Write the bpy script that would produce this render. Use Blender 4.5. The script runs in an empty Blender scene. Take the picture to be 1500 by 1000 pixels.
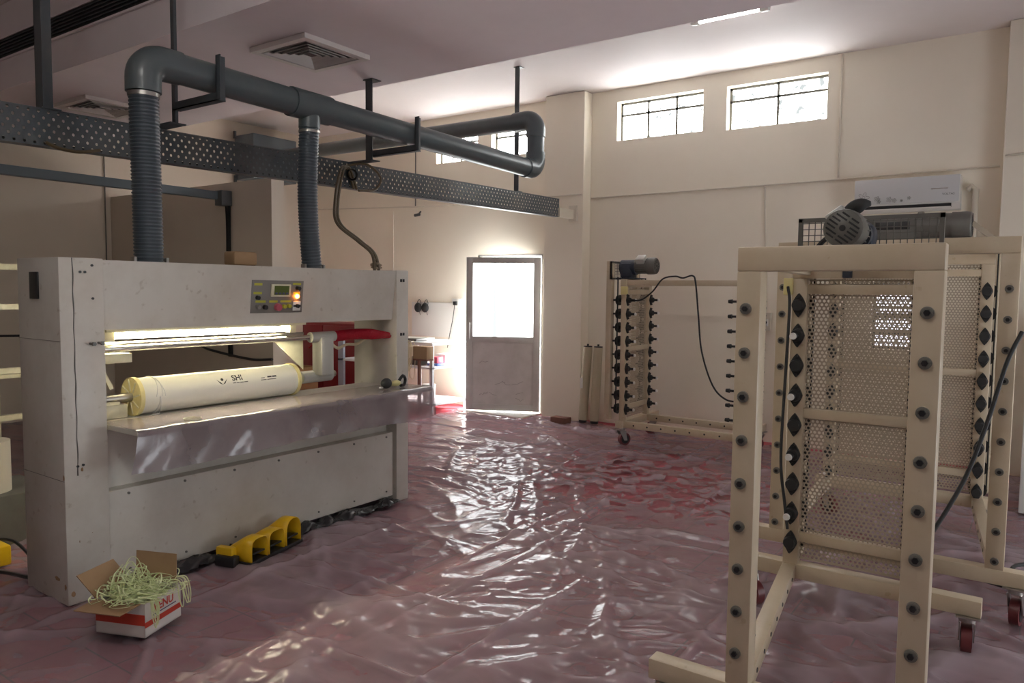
import bpy, bmesh, math, random
import numpy as np
from mathutils import Vector, Matrix

SC = bpy.context.scene
COL = SC.collection
PI = math.pi
R = math.radians
random.seed(7)

# ---------------------------------------------------------------- camera
cam_d = bpy.data.cameras.new('camera')
cam_d.sensor_fit = 'HORIZONTAL'
cam_d.sensor_width = 36.0
cam_d.lens = 36.0 * 1100.0 / 1500.0
cam_d.clip_start = 0.05
cam = bpy.data.objects.new('camera', cam_d)
COL.objects.link(cam)
yaw, pitch, roll = R(35.0), R(3.9), R(0.6)
fwd = Vector((-math.sin(yaw) * math.cos(pitch), math.cos(yaw) * math.cos(pitch), -math.sin(pitch)))
rt = Vector((math.cos(yaw), math.sin(yaw), 0))
up = rt.cross(fwd)
rt2 = rt * math.cos(roll) + up * math.sin(roll)
up2 = -rt * math.sin(roll) + up * math.cos(roll)
m = Matrix((rt2, up2, -fwd)).transposed().to_4x4()
m.translation = (0, 0, 1.52)
cam.matrix_world = m
SC.camera = cam

# ---------------------------------------------------------------- world, exposure
w = bpy.data.worlds.new('sky')
SC.world = w
w.use_nodes = True
bg = w.node_tree.nodes['Background']
bg.inputs[0].default_value = (0.95, 0.98, 1.0, 1)
bg.inputs[1].default_value = 8.0
SC.view_settings.view_transform = 'Standard'
SC.view_settings.look = 'None'
SC.view_settings.exposure = 1.95
SC.view_settings.gamma = 1.0
SC.view_settings.use_curve_mapping = False
SC.cycles.max_bounces = 10
SC.cycles.diffuse_bounces = 6
SC.cycles.glossy_bounces = 4
SC.cycles.transparent_max_bounces = 16
SC.cycles.sample_clamp_indirect = 6.0
SC.cycles.caustics_reflective = False
SC.cycles.caustics_refractive = False
SC.cycles.use_denoising = True
PANE = 4.6       # brightness of frosted day-lit panes
TUBE = 6.0      # brightness of the ceiling tubes
MTUBE = 28.0     # brightness of the machine's tube

sd = bpy.data.lights.new('sun', 'SUN'); sd.energy = 8.0; sd.angle = R(1.0); sd.color = (1.0, 0.95, 0.88)
so = bpy.data.objects.new('sun', sd); COL.objects.link(so)
so.rotation_euler = Vector((-0.70, -0.46, -0.42)).to_track_quat('-Z', 'Y').to_euler()
so.location = (4, 14, 8)
# portal in the open door gap so that the sky is sampled well
pd = bpy.data.lights.new('door_sky_portal', 'AREA')
pd.shape = 'RECTANGLE'; pd.size = 1.05; pd.size_y = 2.0
pd.cycles.is_portal = True
po = bpy.data.objects.new('door_sky_portal', pd)
po.location = (-5.5, 8.02, 0.99)
po.rotation_euler = (R(-90), 0, 0)
COL.objects.link(po)

# ---------------------------------------------------------------- materials
def new_mat(name):
    mt = bpy.data.materials.new(name); mt.use_nodes = True
    nt = mt.node_tree; nt.nodes.clear()
    out = nt.nodes.new('ShaderNodeOutputMaterial')
    return mt, nt, out

def N(nt, typ, **kw):
    n = nt.nodes.new('ShaderNode' + typ)
    for k, v in kw.items():
        if k.startswith('i_'):
            n.inputs[k[2:].replace('_', ' ')].default_value = v
        else:
            setattr(n, k, v)
    return n

def paint(name, col, rough=0.5, dirt=None, dirt_amt=0.25, scale=3.0, metal=0.0, bump=0.0, bscale=60.0, spec=0.5, speck=0.0):
    mt, nt, out = new_mat(name)
    p = N(nt, 'BsdfPrincipled')
    p.inputs['Roughness'].default_value = rough
    p.inputs['Metallic'].default_value = metal
    p.inputs['Specular IOR Level'].default_value = spec
    nt.links.new(p.outputs[0], out.inputs[0])
    tc = N(nt, 'TexCoord')
    c = (*col, 1)
    if dirt is not None:
        no = N(nt, 'TexNoise'); no.inputs['Scale'].default_value = scale
        no.inputs['Detail'].default_value = 6; no.inputs['Roughness'].default_value = 0.65
        nt.links.new(tc.outputs['Object'], no.inputs['Vector'])
        rp = N(nt, 'ValToRGB')
        rp.color_ramp.elements[0].position = 0.42; rp.color_ramp.elements[0].color = (0, 0, 0, 1)
        rp.color_ramp.elements[1].position = 0.78; rp.color_ramp.elements[1].color = (dirt_amt,) * 3 + (1,)
        nt.links.new(no.outputs['Fac'], rp.inputs[0])
        mx = N(nt, 'MixRGB'); mx.inputs[1].default_value = c; mx.inputs[2].default_value = (*dirt, 1)
        nt.links.new(rp.outputs[0], mx.inputs[0])
        last = mx
        if speck > 0:
            n2 = N(nt, 'TexNoise'); n2.inputs['Scale'].default_value = scale * 9; n2.inputs['Detail'].default_value = 3
            nt.links.new(tc.outputs['Object'], n2.inputs['Vector'])
            r2 = N(nt, 'ValToRGB')
            r2.color_ramp.elements[0].position = 0.66; r2.color_ramp.elements[0].color = (0, 0, 0, 1)
            r2.color_ramp.elements[1].position = 0.74; r2.color_ramp.elements[1].color = (speck,) * 3 + (1,)
            nt.links.new(n2.outputs['Fac'], r2.inputs[0])
            m2 = N(nt, 'MixRGB'); nt.links.new(mx.outputs[0], m2.inputs[1]); m2.inputs[2].default_value = (*dirt, 1)
            nt.links.new(r2.outputs[0], m2.inputs[0]); last = m2
        nt.links.new(last.outputs[0], p.inputs['Base Color'])
    else:
        p.inputs['Base Color'].default_value = c
    if bump > 0:
        nb = N(nt, 'TexNoise'); nb.inputs['Scale'].default_value = bscale; nb.inputs['Detail'].default_value = 4
        nt.links.new(tc.outputs['Object'], nb.inputs['Vector'])
        bp = N(nt, 'Bump'); bp.inputs['Strength'].default_value = bump; bp.inputs['Distance'].default_value = 0.01
        nt.links.new(nb.outputs['Fac'], bp.inputs['Height'])
        nt.links.new(bp.outputs[0], p.inputs['Normal'])
    return mt

def emit(name, col, s):
    mt, nt, out = new_mat(name)
    e = N(nt, 'Emission'); e.inputs[0].default_value = (*col, 1); e.inputs[1].default_value = s
    nt.links.new(e.outputs[0], out.inputs[0])
    return mt

def pane_mat(name, s, dirty=0.0, streak=0.0):
    mt, nt, out = new_mat(name)
    e = N(nt, 'Emission'); e.inputs[1].default_value = s
    tc = N(nt, 'TexCoord')
    mp = N(nt, 'Mapping')
    nt.links.new(tc.outputs['Object'], mp.inputs['Vector'])
    no = N(nt, 'TexNoise'); no.inputs['Detail'].default_value = 4
    if streak:
        mp.inputs['Scale'].default_value = (14, 14, 0.25); no.inputs['Scale'].default_value = 1.0
    else:
        mp.inputs['Scale'].default_value = (7, 7, 7); no.inputs['Scale'].default_value = 1.5
    nt.links.new(mp.outputs[0], no.inputs['Vector'])
    rp = N(nt, 'ValToRGB')
    a = max(dirty, streak)
    rp.color_ramp.elements[0].position = 0.35 if dirty else 0.30; rp.color_ramp.elements[0].color = (1 - a, (1 - a) * 1.08, (1 - a) * 1.08, 1)
    rp.color_ramp.elements[1].position = 0.45 if not streak else 0.46; rp.color_ramp.elements[1].color = (0.97, 1, 1, 1)
    nt.links.new(no.outputs['Fac'], rp.inputs[0])
    nt.links.new(rp.outputs[0], e.inputs[0])
    gl = N(nt, 'BsdfGlossy'); gl.inputs['Roughness'].default_value = 0.2
    mx = N(nt, 'MixShader'); mx.inputs[0].default_value = 0.04
    nt.links.new(e.outputs[0], mx.inputs[1]); nt.links.new(gl.outputs[0], mx.inputs[2])
    nt.links.new(mx.outputs[0], out.inputs[0])
    return mt

def film_mat(name, haze_lo, haze_hi, col, rough=0.2, scale=2.2, patch=True, tint=(1, 1, 1), ior=1.3):
    """thin plastic film: clear, hazed and glossy at once"""
    mt, nt, out = new_mat(name)
    tc = N(nt, 'TexCoord')
    tr = N(nt, 'BsdfTransparent'); tr.inputs[0].default_value = (*tint, 1)
    df = N(nt, 'BsdfDiffuse'); df.inputs[0].default_value = (*col, 1)
    no = N(nt, 'TexNoise'); no.inputs['Scale'].default_value = scale; no.inputs['Detail'].default_value = 5; no.inputs['Roughness'].default_value = 0.55
    nt.links.new(tc.outputs['Object'], no.inputs['Vector'])
    rp = N(nt, 'ValToRGB')
    rp.color_ramp.elements[0].position = 0.46; rp.color_ramp.elements[0].color = (haze_hi,) * 3 + (1,)
    rp.color_ramp.elements[1].position = 0.60; rp.color_ramp.elements[1].color = ((haze_lo,) * 3 if not patch else (haze_hi * 0.85,) * 3) + (1,)
    nt.links.new(no.outputs['Fac'], rp.inputs[0])
    fac = rp.outputs[0]
    if patch:
        # places where the film clings wet to the tiles and reads clear red
        big = N(nt, 'TexNoise'); big.inputs['Scale'].default_value = 0.55; big.inputs['Detail'].default_value = 2
        mpb = N(nt, 'Mapping'); mpb.inputs['Location'].default_value = (2.3, -1.2, 0)
        nt.links.new(tc.outputs['Object'], mpb.inputs['Vector']); nt.links.new(mpb.outputs[0], big.inputs['Vector'])
        vo = N(nt, 'TexNoise'); vo.inputs['Scale'].default_value = 6.5; vo.inputs['Detail'].default_value = 6; vo.inputs['Roughness'].default_value = 0.62
        vo.inputs['Distortion'].default_value = 0.6
        nt.links.new(tc.outputs['Object'], vo.inputs['Vector'])
        sx = N(nt, 'SeparateXYZ'); nt.links.new(tc.outputs['Object'], sx.inputs[0])
        # clinging happens mostly in the middle of the room in front of the far rack
        dx = N(nt, 'Math', operation='ADD'); dx.inputs[1].default_value = 2.45; nt.links.new(sx.outputs[0], dx.inputs[0])
        dy = N(nt, 'Math', operation='ADD'); dy.inputs[1].default_value = -5.5; nt.links.new(sx.outputs[1], dy.inputs[0])
        dx2 = N(nt, 'Math', operation='MULTIPLY'); nt.links.new(dx.outputs[0], dx2.inputs[0]); nt.links.new(dx.outputs[0], dx2.inputs[1])
        dy2 = N(nt, 'Math', operation='MULTIPLY'); nt.links.new(dy.outputs[0], dy2.inputs[0]); nt.links.new(dy.outputs[0], dy2.inputs[1])
        dd = N(nt, 'Math', operation='ADD'); nt.links.new(dx2.outputs[0], dd.inputs[0]); nt.links.new(dy2.outputs[0], dd.inputs[1])
        mr = N(nt, 'MapRange'); mr.inputs[1].default_value = 0.2; mr.inputs[2].default_value = 3.6; mr.inputs[3].default_value = 0.09; mr.inputs[4].default_value = -0.18
        nt.links.new(dd.outputs[0], mr.inputs[0])
        ad = N(nt, 'Math', operation='ADD'); nt.links.new(vo.outputs['Fac'], ad.inputs[0]); nt.links.new(mr.outputs[0], ad.inputs[1])
        r2 = N(nt, 'ValToRGB')
        r2.color_ramp.elements[0].position = 0.592; r2.color_ramp.elements[0].color = (1, 1, 1, 1)
        r2.color_ramp.elements[1].position = 0.606; r2.color_ramp.elements[1].color = (haze_lo,) * 3 + (1,)
        nt.links.new(ad.outputs[0], r2.inputs[0])
        mm = N(nt, 'Math', operation='MULTIPLY'); nt.links.new(rp.outputs[0], mm.inputs[0]); nt.links.new(r2.outputs[0], mm.inputs[1])
        # lifted film reads milky, film lying on the tiles reads clear
        mz = N(nt, 'MapRange'); mz.inputs[1].default_value = -0.008; mz.inputs[2].default_value = 0.026; mz.inputs[3].default_value = 0.86; mz.inputs[4].default_value = 1.38
        nt.links.new(sx.outputs[2], mz.inputs[0])
        mq = N(nt, 'Math', operation='MULTIPLY'); mq.use_clamp = True
        nt.links.new(mm.outputs[0], mq.inputs[0]); nt.links.new(mz.outputs[0], mq.inputs[1])
        fac = mq.outputs[0]
    mx = N(nt, 'MixShader'); nt.links.new(fac, mx.inputs[0])
    nt.links.new(tr.outputs[0], mx.inputs[1]); nt.links.new(df.outputs[0], mx.inputs[2])
    gl = N(nt, 'BsdfGlossy'); gl.inputs['Roughness'].default_value = rough
    fr = N(nt, 'Fresnel'); fr.inputs[0].default_value = ior
    nb = N(nt, 'TexNoise'); nb.inputs['Scale'].default_value = 9; nb.inputs['Detail'].default_value = 5; nb.inputs['Distortion'].default_value = 1.2
    nt.links.new(tc.outputs['Object'], nb.inputs['Vector'])
    bp = N(nt, 'Bump'); bp.inputs['Strength'].default_value = 0.12; bp.inputs['Distance'].default_value = 0.02
    nt.links.new(nb.outputs['Fac'], bp.inputs['Height'])
    if patch:
        nf = N(nt, 'TexNoise'); nf.inputs['Scale'].default_value = 26; nf.inputs['Detail'].default_value = 4; nf.inputs['Distortion'].default_value = 2.2
        nt.links.new(tc.outputs['Object'], nf.inputs['Vector'])
        b0_ = N(nt, 'Bump'); b0_.inputs['Strength'].default_value = 0.07; b0_.inputs['Distance'].default_value = 0.012
        nt.links.new(nf.outputs['Fac'], b0_.inputs['Height']); nt.links.new(b0_.outputs[0], bp.inputs['Normal'])
    nt.links.new(bp.outputs[0], gl.inputs['Normal']); nt.links.new(bp.outputs[0], fr.inputs['Normal']); nt.links.new(bp.outputs[0], df.inputs['Normal'])
    m2 = N(nt, 'MixShader'); nt.links.new(fr.outputs[0], m2.inputs[0])
    nt.links.new(mx.outputs[0], m2.inputs[1]); nt.links.new(gl.outputs[0], m2.inputs[2])
    nt.links.new(m2.outputs[0], out.inputs[0])
    return mt

def tile_mat():
    mt, nt, out = new_mat('red_tiles')
    p = N(nt, 'BsdfPrincipled'); p.inputs['Roughness'].default_value = 0.55
    tc = N(nt, 'TexCoord')
    br = N(nt, 'TexBrick'); br.offset = 0.0
    br.inputs['Scale'].default_value = 1.0; br.inputs['Brick Width'].default_value = 0.3; br.inputs['Row Height'].default_value = 0.3
    br.inputs['Mortar Size'].default_value = 0.004
    br.inputs['Color1'].default_value = (0.46, 0.075, 0.10, 1); br.inputs['Color2'].default_value = (0.40, 0.062, 0.09, 1); br.inputs['Mortar'].default_value = (0.16, 0.05, 0.05, 1)
    nt.links.new(tc.outputs['Object'], br.inputs['Vector'])
    nt.links.new(br.outputs['Color'], p.inputs['Base Color']); nt.links.new(p.outputs[0], out.inputs[0])
    return mt

M = {}
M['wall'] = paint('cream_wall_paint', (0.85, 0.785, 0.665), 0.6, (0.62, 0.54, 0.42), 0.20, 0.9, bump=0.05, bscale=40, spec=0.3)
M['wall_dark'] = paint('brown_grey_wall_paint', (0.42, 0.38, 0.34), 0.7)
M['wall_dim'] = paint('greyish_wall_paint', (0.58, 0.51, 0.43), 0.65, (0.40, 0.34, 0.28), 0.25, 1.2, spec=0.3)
M['ceil'] = paint('ceiling_paint', (0.84, 0.78, 0.78), 0.7, (0.62, 0.55, 0.50), 0.25, 0.7, spec=0.2)
M['slab'] = paint('false_ceiling_paint', (0.92, 0.84, 0.86), 0.7, (0.56, 0.5, 0.49), 0.2, 1.0, spec=0.2)
M['machine'] = paint('white_machine_enamel', (0.62, 0.59, 0.53), 0.38, (0.36, 0.30, 0.23), 0.5, 2.2, speck=0.5)
M['cream_metal'] = paint('cream_enamel', (0.72, 0.68, 0.50), 0.4, (0.45, 0.36, 0.2), 0.5, 8.0, speck=0.4)
M['rack'] = paint('beige_rack_enamel', (0.58, 0.485, 0.35), 0.36, (0.38, 0.27, 0.14), 0.5, 3.0, speck=0.45)
M['rackplate'] = paint('beige_plate_enamel', (0.44, 0.375, 0.285), 0.35, (0.42, 0.32, 0.2), 0.3, 3.0)
M['pvc'] = paint('grey_pvc', (0.080, 0.100, 0.107), 0.33, (0.13, 0.14, 0.14), 0.5, 4.0)
M['hose'] = paint('grey_hose', (0.062, 0.079, 0.092), 0.36)
M['tray'] = paint('grey_tray_enamel', (0.062, 0.074, 0.083), 0.38, (0.2, 0.17, 0.15), 0.4, 3.0)
M['bluegrey'] = paint('blue_grey_enamel', (0.10, 0.125, 0.145), 0.4)
M['black'] = paint('black_plastic', (0.015, 0.015, 0.016), 0.4)
M['rubber'] = paint('black_rubber', (0.02, 0.02, 0.02), 0.6)
M['chrome'] = paint('chrome', (0.75, 0.74, 0.70), 0.18, metal=1.0)
M['steel'] = paint('dull_steel', (0.45, 0.43, 0.40), 0.35, metal=1.0)
M['alu'] = paint('aluminium_profile', (0.52, 0.50, 0.49), 0.42, (0.36, 0.33, 0.31), 0.3, 5.0, metal=0.25)
M['doorpanel'] = paint('grey_door_panel', (0.60, 0.56, 0.55), 0.5, (0.34, 0.31, 0.29), 0.4, 5.0, speck=0.25)
M['greypaint'] = paint('grey_cast_paint', (0.46, 0.455, 0.42), 0.35)
M['motor'] = paint('grey_motor_paint', (0.13, 0.125, 0.11), 0.4, (0.07, 0.06, 0.05), 0.5, 9.0)
M['motorblue'] = paint('dark_blue_gearbox_paint', (0.035, 0.045, 0.065), 0.4, (0.02, 0.02, 0.02), 0.5, 9.0)
M['yellow'] = paint('yellow_enamel', (0.78, 0.47, 0.012), 0.35, (0.35, 0.18, 0.01), 0.3, 8.0)
M['paleyellow'] = paint('pale_yellow_plastic', (0.70, 0.62, 0.28), 0.4)
M['card'] = paint('brown_cardboard', (0.34, 0.215, 0.115), 0.8, (0.22, 0.13, 0.07), 0.4, 8.0)
M['cardwhite'] = paint('printed_white_card', (0.66, 0.62, 0.58), 0.6)
M['red'] = paint('red_enamel', (0.19, 0.008, 0.014), 0.35)
M['redprint'] = paint('red_print', (0.52, 0.05, 0.025), 0.5)
M['blueprint'] = paint('dark_blue_print', (0.05, 0.05, 0.12), 0.5)
M['redhose'] = paint('red_coil_hose', (0.42, 0.012, 0.03), 0.22)
M['wheel'] = paint('maroon_wheel', (0.15, 0.028, 0.03), 0.4)
M['white'] = paint('white_plastic', (0.78, 0.77, 0.73), 0.35)
M['bandgreen'] = paint('pale_green_strap', (0.80, 0.86, 0.52), 0.4)
M['roll'] = paint('white_membrane_wrap', (0.85, 0.83, 0.74), 0.3)
M['rollend'] = paint('yellow_end_cap', (0.80, 0.70, 0.34), 0.4, (0.5, 0.4, 0.15), 0.4, 14.0)
M['ink'] = paint('black_ink', (0.03, 0.03, 0.03), 0.5)
M['tablefilm'] = film_mat('table_film', 0.34, 0.48, (0.40, 0.35, 0.365), 0.16, 3.0, patch=False, tint=(0.62, 0.55, 0.57), ior=1.5)
M['film'] = film_mat('floor_film', 0.08, 0.56, (0.43, 0.34, 0.37), 0.085, 1.6, ior=1.21)
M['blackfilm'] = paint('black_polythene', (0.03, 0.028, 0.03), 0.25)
M['tile'] = tile_mat()
M['pane'] = pane_mat('frosted_daylit_glass', PANE, dirty=0.96)
M['pane_added'] = pane_mat('added_window_glow', 0.6, dirty=0.5)  # glow of the two unseen upper windows added on the right wall
M['panelow'] = emit('low_window_glass', (0.86, 0.86, 1.0), 0.5)
M['panebig_added'] = emit('added_wide_window_glow', (0.90, 0.95, 1.0), 1.8)  # glow of the unseen wide window added on the right wall
M['doorpane'] = pane_mat('frosted_door_glass', 2.8, streak=0.91)
M['tube'] = emit('ceiling_tube_light', (1.0, 0.98, 0.93), TUBE)
M['tube_added'] = emit('added_ceiling_tube_light', (1.0, 0.97, 0.92), 36.0)  # glow of the tube lamp added over the camera
M['mtube'] = emit('machine_tube_light', (1.0, 0.93, 0.68), MTUBE)
M['lampon'] = emit('orange_pilot_light', (1.0, 0.28, 0.03), 9.0)
M['cablebrown'] = paint('brown_cable', (0.10, 0.07, 0.035), 0.45)
M['cablecream'] = paint('cream_cable', (0.62, 0.54, 0.36), 0.45)
M['panelgrey'] = paint('control_panel_plate', (0.20, 0.185, 0.165), 0.4)
M['lcd'] = paint('green_lcd', (0.10, 0.13, 0.03), 0.25)
M['lime'] = paint('yellow_label', (0.50, 0.48, 0.04), 0.5)
M['pinkred'] = paint('red_pushbutton', (0.50, 0.10, 0.14), 0.35)
M['wood'] = paint('brown_wood', (0.36, 0.20, 0.09), 0.6, (0.22, 0.11, 0.05), 0.5, 6.0)
M['brick'] = paint('brown_brick', (0.20, 0.09, 0.065), 0.85)
M['sill'] = paint('pale_stone', (0.74, 0.70, 0.64), 0.5)
M['ground'] = paint('outside_concrete', (0.75, 0.73, 0.70), 0.9)
M['membrane'] = paint('cream_wrapped_tube', (0.52, 0.46, 0.33), 0.5, (0.36, 0.3, 0.2), 0.4, 6.0)
M['ac'] = paint('silver_white_ac_front', (0.60, 0.60, 0.60), 0.25)
M['ventwhite'] = paint('vent_enamel', (0.80, 0.76, 0.73), 0.45)
M['pink'] = paint('pink_plastic', (0.75, 0.12, 0.18), 0.4)
M['blue'] = paint('blue_plastic', (0.12, 0.2, 0.5), 0.4)
M['conduit'] = paint('cream_conduit', (0.66, 0.60, 0.50), 0.5)
M['whitesteel'] = paint('white_steel_rack', (0.70, 0.70, 0.72), 0.4)
M['postgrey'] = paint('blue_grey_shelf_post', (0.27, 0.29, 0.35), 0.4)
M['boltgrey'] = paint('grimy_bolt_grey', (0.20, 0.19, 0.165), 0.4, (0.06, 0.055, 0.05), 0.5, 30.0)
M['tuft'] = paint('grey_rag', (0.35, 0.28, 0.2), 0.9)

# ---------------------------------------------------------------- mesh helpers
class MB:
    def __init__(s): s.bm = bmesh.new()
    def box(s, lo, hi, bev=0.0, rot=None, piv=None):
        b = s.bm
        r = bmesh.ops.create_cube(b, size=1.0)
        vs = r['verts']
        for v in vs:
            v.co = Vector(((lo[0] + hi[0]) / 2 + v.co.x * (hi[0] - lo[0]), (lo[1] + hi[1]) / 2 + v.co.y * (hi[1] - lo[1]), (lo[2] + hi[2]) / 2 + v.co.z * (hi[2] - lo[2])))
        if bev > 0:
            es = list({e for v in vs for e in v.link_edges})
            rr = bmesh.ops.bevel(b, geom=es, offset=bev, segments=2, affect='EDGES', profile=0.5)
            vs = [v for v in rr['verts']]
        if rot is not None:
            c = Vector(piv) if piv is not None else (Vector(lo) + Vector(hi)) / 2
            fs = {v for v in vs}
            for v in fs: v.co = c + rot @ (v.co - c)
        return s
    def bar(s, p0, p1, wd, ht, upv=(0, 0, 1), bev=0.0):
        """rectangular bar from p0 to p1, wd sideways, ht along up"""
        p0 = Vector(p0); p1 = Vector(p1); d = p1 - p0; L = d.length; d.normalize()
        u = Vector(upv); u = (u - d * u.dot(d)).normalized(); sd = d.cross(u)
        r = bmesh.ops.create_cube(s.bm, size=1.0); vs = r['verts']
        if bev > 0:
            for v in vs: v.co = Vector((v.co.x * wd, v.co.y * L, v.co.z * ht))
            es = list({e for v in vs for e in v.link_edges})
            vs = bmesh.ops.bevel(s.bm, geom=es, offset=bev, segments=2, affect='EDGES', profile=0.5)['verts']
            for v in vs: v.co = (p0 + p1) / 2 + sd * v.co.x + d * v.co.y + u * v.co.z
        else:
            for v in vs: v.co = (p0 + p1) / 2 + sd * v.co.x * wd + d * v.co.y * L + u * v.co.z * ht
        return s
    def cyl(s, p0, p1, r0, r1=None, seg=16, caps=True):
        r1 = r0 if r1 is None else r1
        p0 = Vector(p0); p1 = Vector(p1); d = (p1 - p0); L = d.length; d.normalize()
        a = Vector((0, 0, 1)) if abs(d.z) < 0.9 else Vector((1, 0, 0))
        x = d.cross(a).normalized(); y = d.cross(x)
        A = []; B = []
        for i in range(seg):
            t = 2 * PI * i / seg; o = x * math.cos(t) + y * math.sin(t)
            A.append(s.bm.verts.new(p0 + o * r0)); B.append(s.bm.verts.new(p1 + o * r1))
        for i in range(seg):
            j = (i + 1) % seg
            s.bm.faces.new((A[i], A[j], B[j], B[i]))
        if caps:
            s.bm.faces.new(A[::-1]); s.bm.faces.new(B)
        return s
    def tube(s, pts, r, seg=8, caps=True, closed=False):
        pts = [Vector(p) for p in pts]; n = len(pts)
        rad = r if isinstance(r, (list, tuple)) else [r] * n
        rings = []; px = None
        for k in range(n):
            if k == 0: d = pts[1] - pts[0]
            elif k == n - 1: d = pts[-1] - pts[-2]
            else: d = pts[k + 1] - pts[k - 1]
            if d.length < 1e-9: d = Vector((0, 0, 1))
            d.normalize()
            if px is None:
                a = Vector((0, 0, 1)) if abs(d.z) < 0.9 else Vector((1, 0, 0))
                x = d.cross(a).normalized()
            else:
                x = (px - d * px.dot(d))
                x = x.normalized() if x.length > 1e-6 else d.orthogonal().normalized()
            px = x; y = d.cross(x)
            rings.append([s.bm.verts.new(pts[k] + (x * math.cos(2 * PI * i / seg) + y * math.sin(2 * PI * i / seg)) * rad[k]) for i in range(seg)])
        for k in range(n - 1):
            for i in range(seg):
                j = (i + 1) % seg
                s.bm.faces.new((rings[k][i], rings[k][j], rings[k + 1][j], rings[k + 1][i]))
        if caps:
            s.bm.faces.new(rings[0][::-1]); s.bm.faces.new(rings[-1])
        return s
    def prism(s, pts, off):
        """polygon pts extruded by vector off"""
        A = [s.bm.verts.new(Vector(p)) for p in pts]; B = [s.bm.verts.new(Vector(p) + Vector(off)) for p in pts]
        n = len(pts)
        s.bm.faces.new(A[::-1]); s.bm.faces.new(B)
        for i in range(n):
            j = (i + 1) % n
            s.bm.faces.new((A[i], A[j], B[j], B[i]))
        return s
    def ball(s, c, r, sc=(1, 1, 1), sub=2, jitter=0.0):
        rr = bmesh.ops.create_icosphere(s.bm, subdivisions=sub, radius=1.0)
        for v in rr['verts']:
            k = 1 + random.uniform(-jitter, jitter)
            v.co = Vector(c) + Vector((v.co.x * r * sc[0] * k, v.co.y * r * sc[1] * k, v.co.z * r * sc[2] * k))
        return s
    def mesh(s, name, mat, smooth=True):
        bmesh.ops.recalc_face_normals(s.bm, faces=s.bm.faces)
        me = bpy.data.meshes.new(name); s.bm.to_mesh(me); s.bm.free()
        me.materials.append(mat)
        if smooth:
            me.polygons.foreach_set('use_smooth', [True] * len(me.polygons))
            try: me.set_sharp_from_angle(angle=R(38))
            except Exception: pass
        return me
    def build(s, name, mat, parent=None, smooth=True):
        return link(name, s.mesh(name, mat, smooth), parent)

def link(name, data, parent=None):
    o = bpy.data.objects.new(name, data); COL.objects.link(o)
    if parent is not None: o.parent = parent
    return o

def tag(o, label, cat, group=None, kind=None):
    if label: o['label'] = label
    if cat: o['category'] = cat
    if group: o['group'] = group
    if kind: o['kind'] = kind
    return o

def thing(name, label, cat, loc=(0, 0, 0), rz=0.0, group=None):
    o = link(name, None); o.location = loc; o.rotation_euler = (0, 0, rz)
    return tag(o, label, cat, group)

def struct(o):
    o['kind'] = 'structure'; return o

def copy_tree(o, parent=None):
    c = o.copy(); COL.objects.link(c)
    if parent is not None: c.parent = parent
    for ch in list(o.children): copy_tree(ch, c)
    return c

def smooth_path(ctrl, n=10):
    """Catmull-Rom through control points"""
    P = [Vector(p) for p in ctrl]; P = [P[0] * 2 - P[1]] + P + [P[-1] * 2 - P[-2]]
    out = []
    for k in range(1, len(P) - 2):
        for i in range(n):
            t = i / n
            a, b, c, d = P[k - 1], P[k], P[k + 1], P[k + 2]
            out.append(0.5 * ((2 * b) + (c - a) * t + (2 * a - 5 * b + 4 * c - d) * t * t + (3 * b - a - 3 * c + d) * t ** 3))
    out.append(P[-2]); return out

def text_mesh(txt, size, name, mat, parent, mapf, depth=0.0006, align='CENTER', bold=False):
    cu = bpy.data.curves.new(name, 'FONT'); cu.body = txt; cu.size = size; cu.align_x = align; cu.align_y = 'CENTER'
    cu.extrude = depth; cu.resolution_u = 3
    if bold: cu.offset = size * 0.02
    tmp = bpy.data.objects.new(name, cu); COL.objects.link(tmp)
    bpy.context.view_layer.update()
    dg = bpy.context.evaluated_depsgraph_get()
    me = bpy.data.meshes.new_from_object(tmp.evaluated_get(dg))
    bpy.data.objects.remove(tmp)
    me.name = name; me.materials.clear(); me.materials.append(mat)
    for v in me.vertices: v.co = mapf(v.co.x, v.co.y, v.co.z)
    return link(name, me, parent)

def hex_plate(w, h, pitch, hole):
    """perforated sheet in the XZ plane, staggered round holes, origin at its lower-left corner"""
    verts = {}; V = []; F = []
    def vid(x, z):
        x = min(max(x, 0), w); z = min(max(z, 0), h)
        k = (round(x * 1e5), round(z * 1e5))
        if k not in verts:
            verts[k] = len(V); V.append((x, 0, z))
        return verts[k]
    R_ = pitch / math.sqrt(3); dz = pitch * math.sqrt(3) / 2
    rows = int(h / dz) + 2; cols = int(w / pitch) + 2
    ang = [R(30 + 60 * i) for i in range(6)]
    for r in range(rows):
        for c in range(cols):
            cx = c * pitch + (pitch / 2 if r % 2 else 0); cz = r * dz
            outer = [vid(cx + R_ * math.cos(a), cz + R_ * math.sin(a)) for a in ang]
            inside = hole < cx < w - hole and hole < cz < h - hole
            if inside:
                inner = []
                for a in ang:
                    inner.append(len(V)); V.append((cx + hole * math.cos(a), 0, cz + hole * math.sin(a)))
                for i in range(6):
                    j = (i + 1) % 6
                    F.append((outer[i], outer[j], inner[j], inner[i]))
            else:
                f = []
                for q in outer:
                    if not f or f[-1] != q: f.append(q)
                if len(f) > 1 and f[0] == f[-1]: f.pop()
                if len(set(f)) >= 3 and len(set(f)) == len(f): F.append(tuple(f))
    return V, F

def raw_mesh(name, V, F, mat):
    me = bpy.data.meshes.new(name); me.from_pydata(V, [], F); me.validate(); me.update()
    me.materials.append(mat); return me

# ---------------------------------------------------------------- room shell
YW, ZH, XL, XR, YB = 7.78, 3.80, -9.2, 2.6, -5.5
T = 0.24
MB().box((XL - T, YB - T, -0.25), (XR + T, YW + T, -0.012)).build('floor', M['tile'])
struct(bpy.data.objects['floor'])

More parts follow.
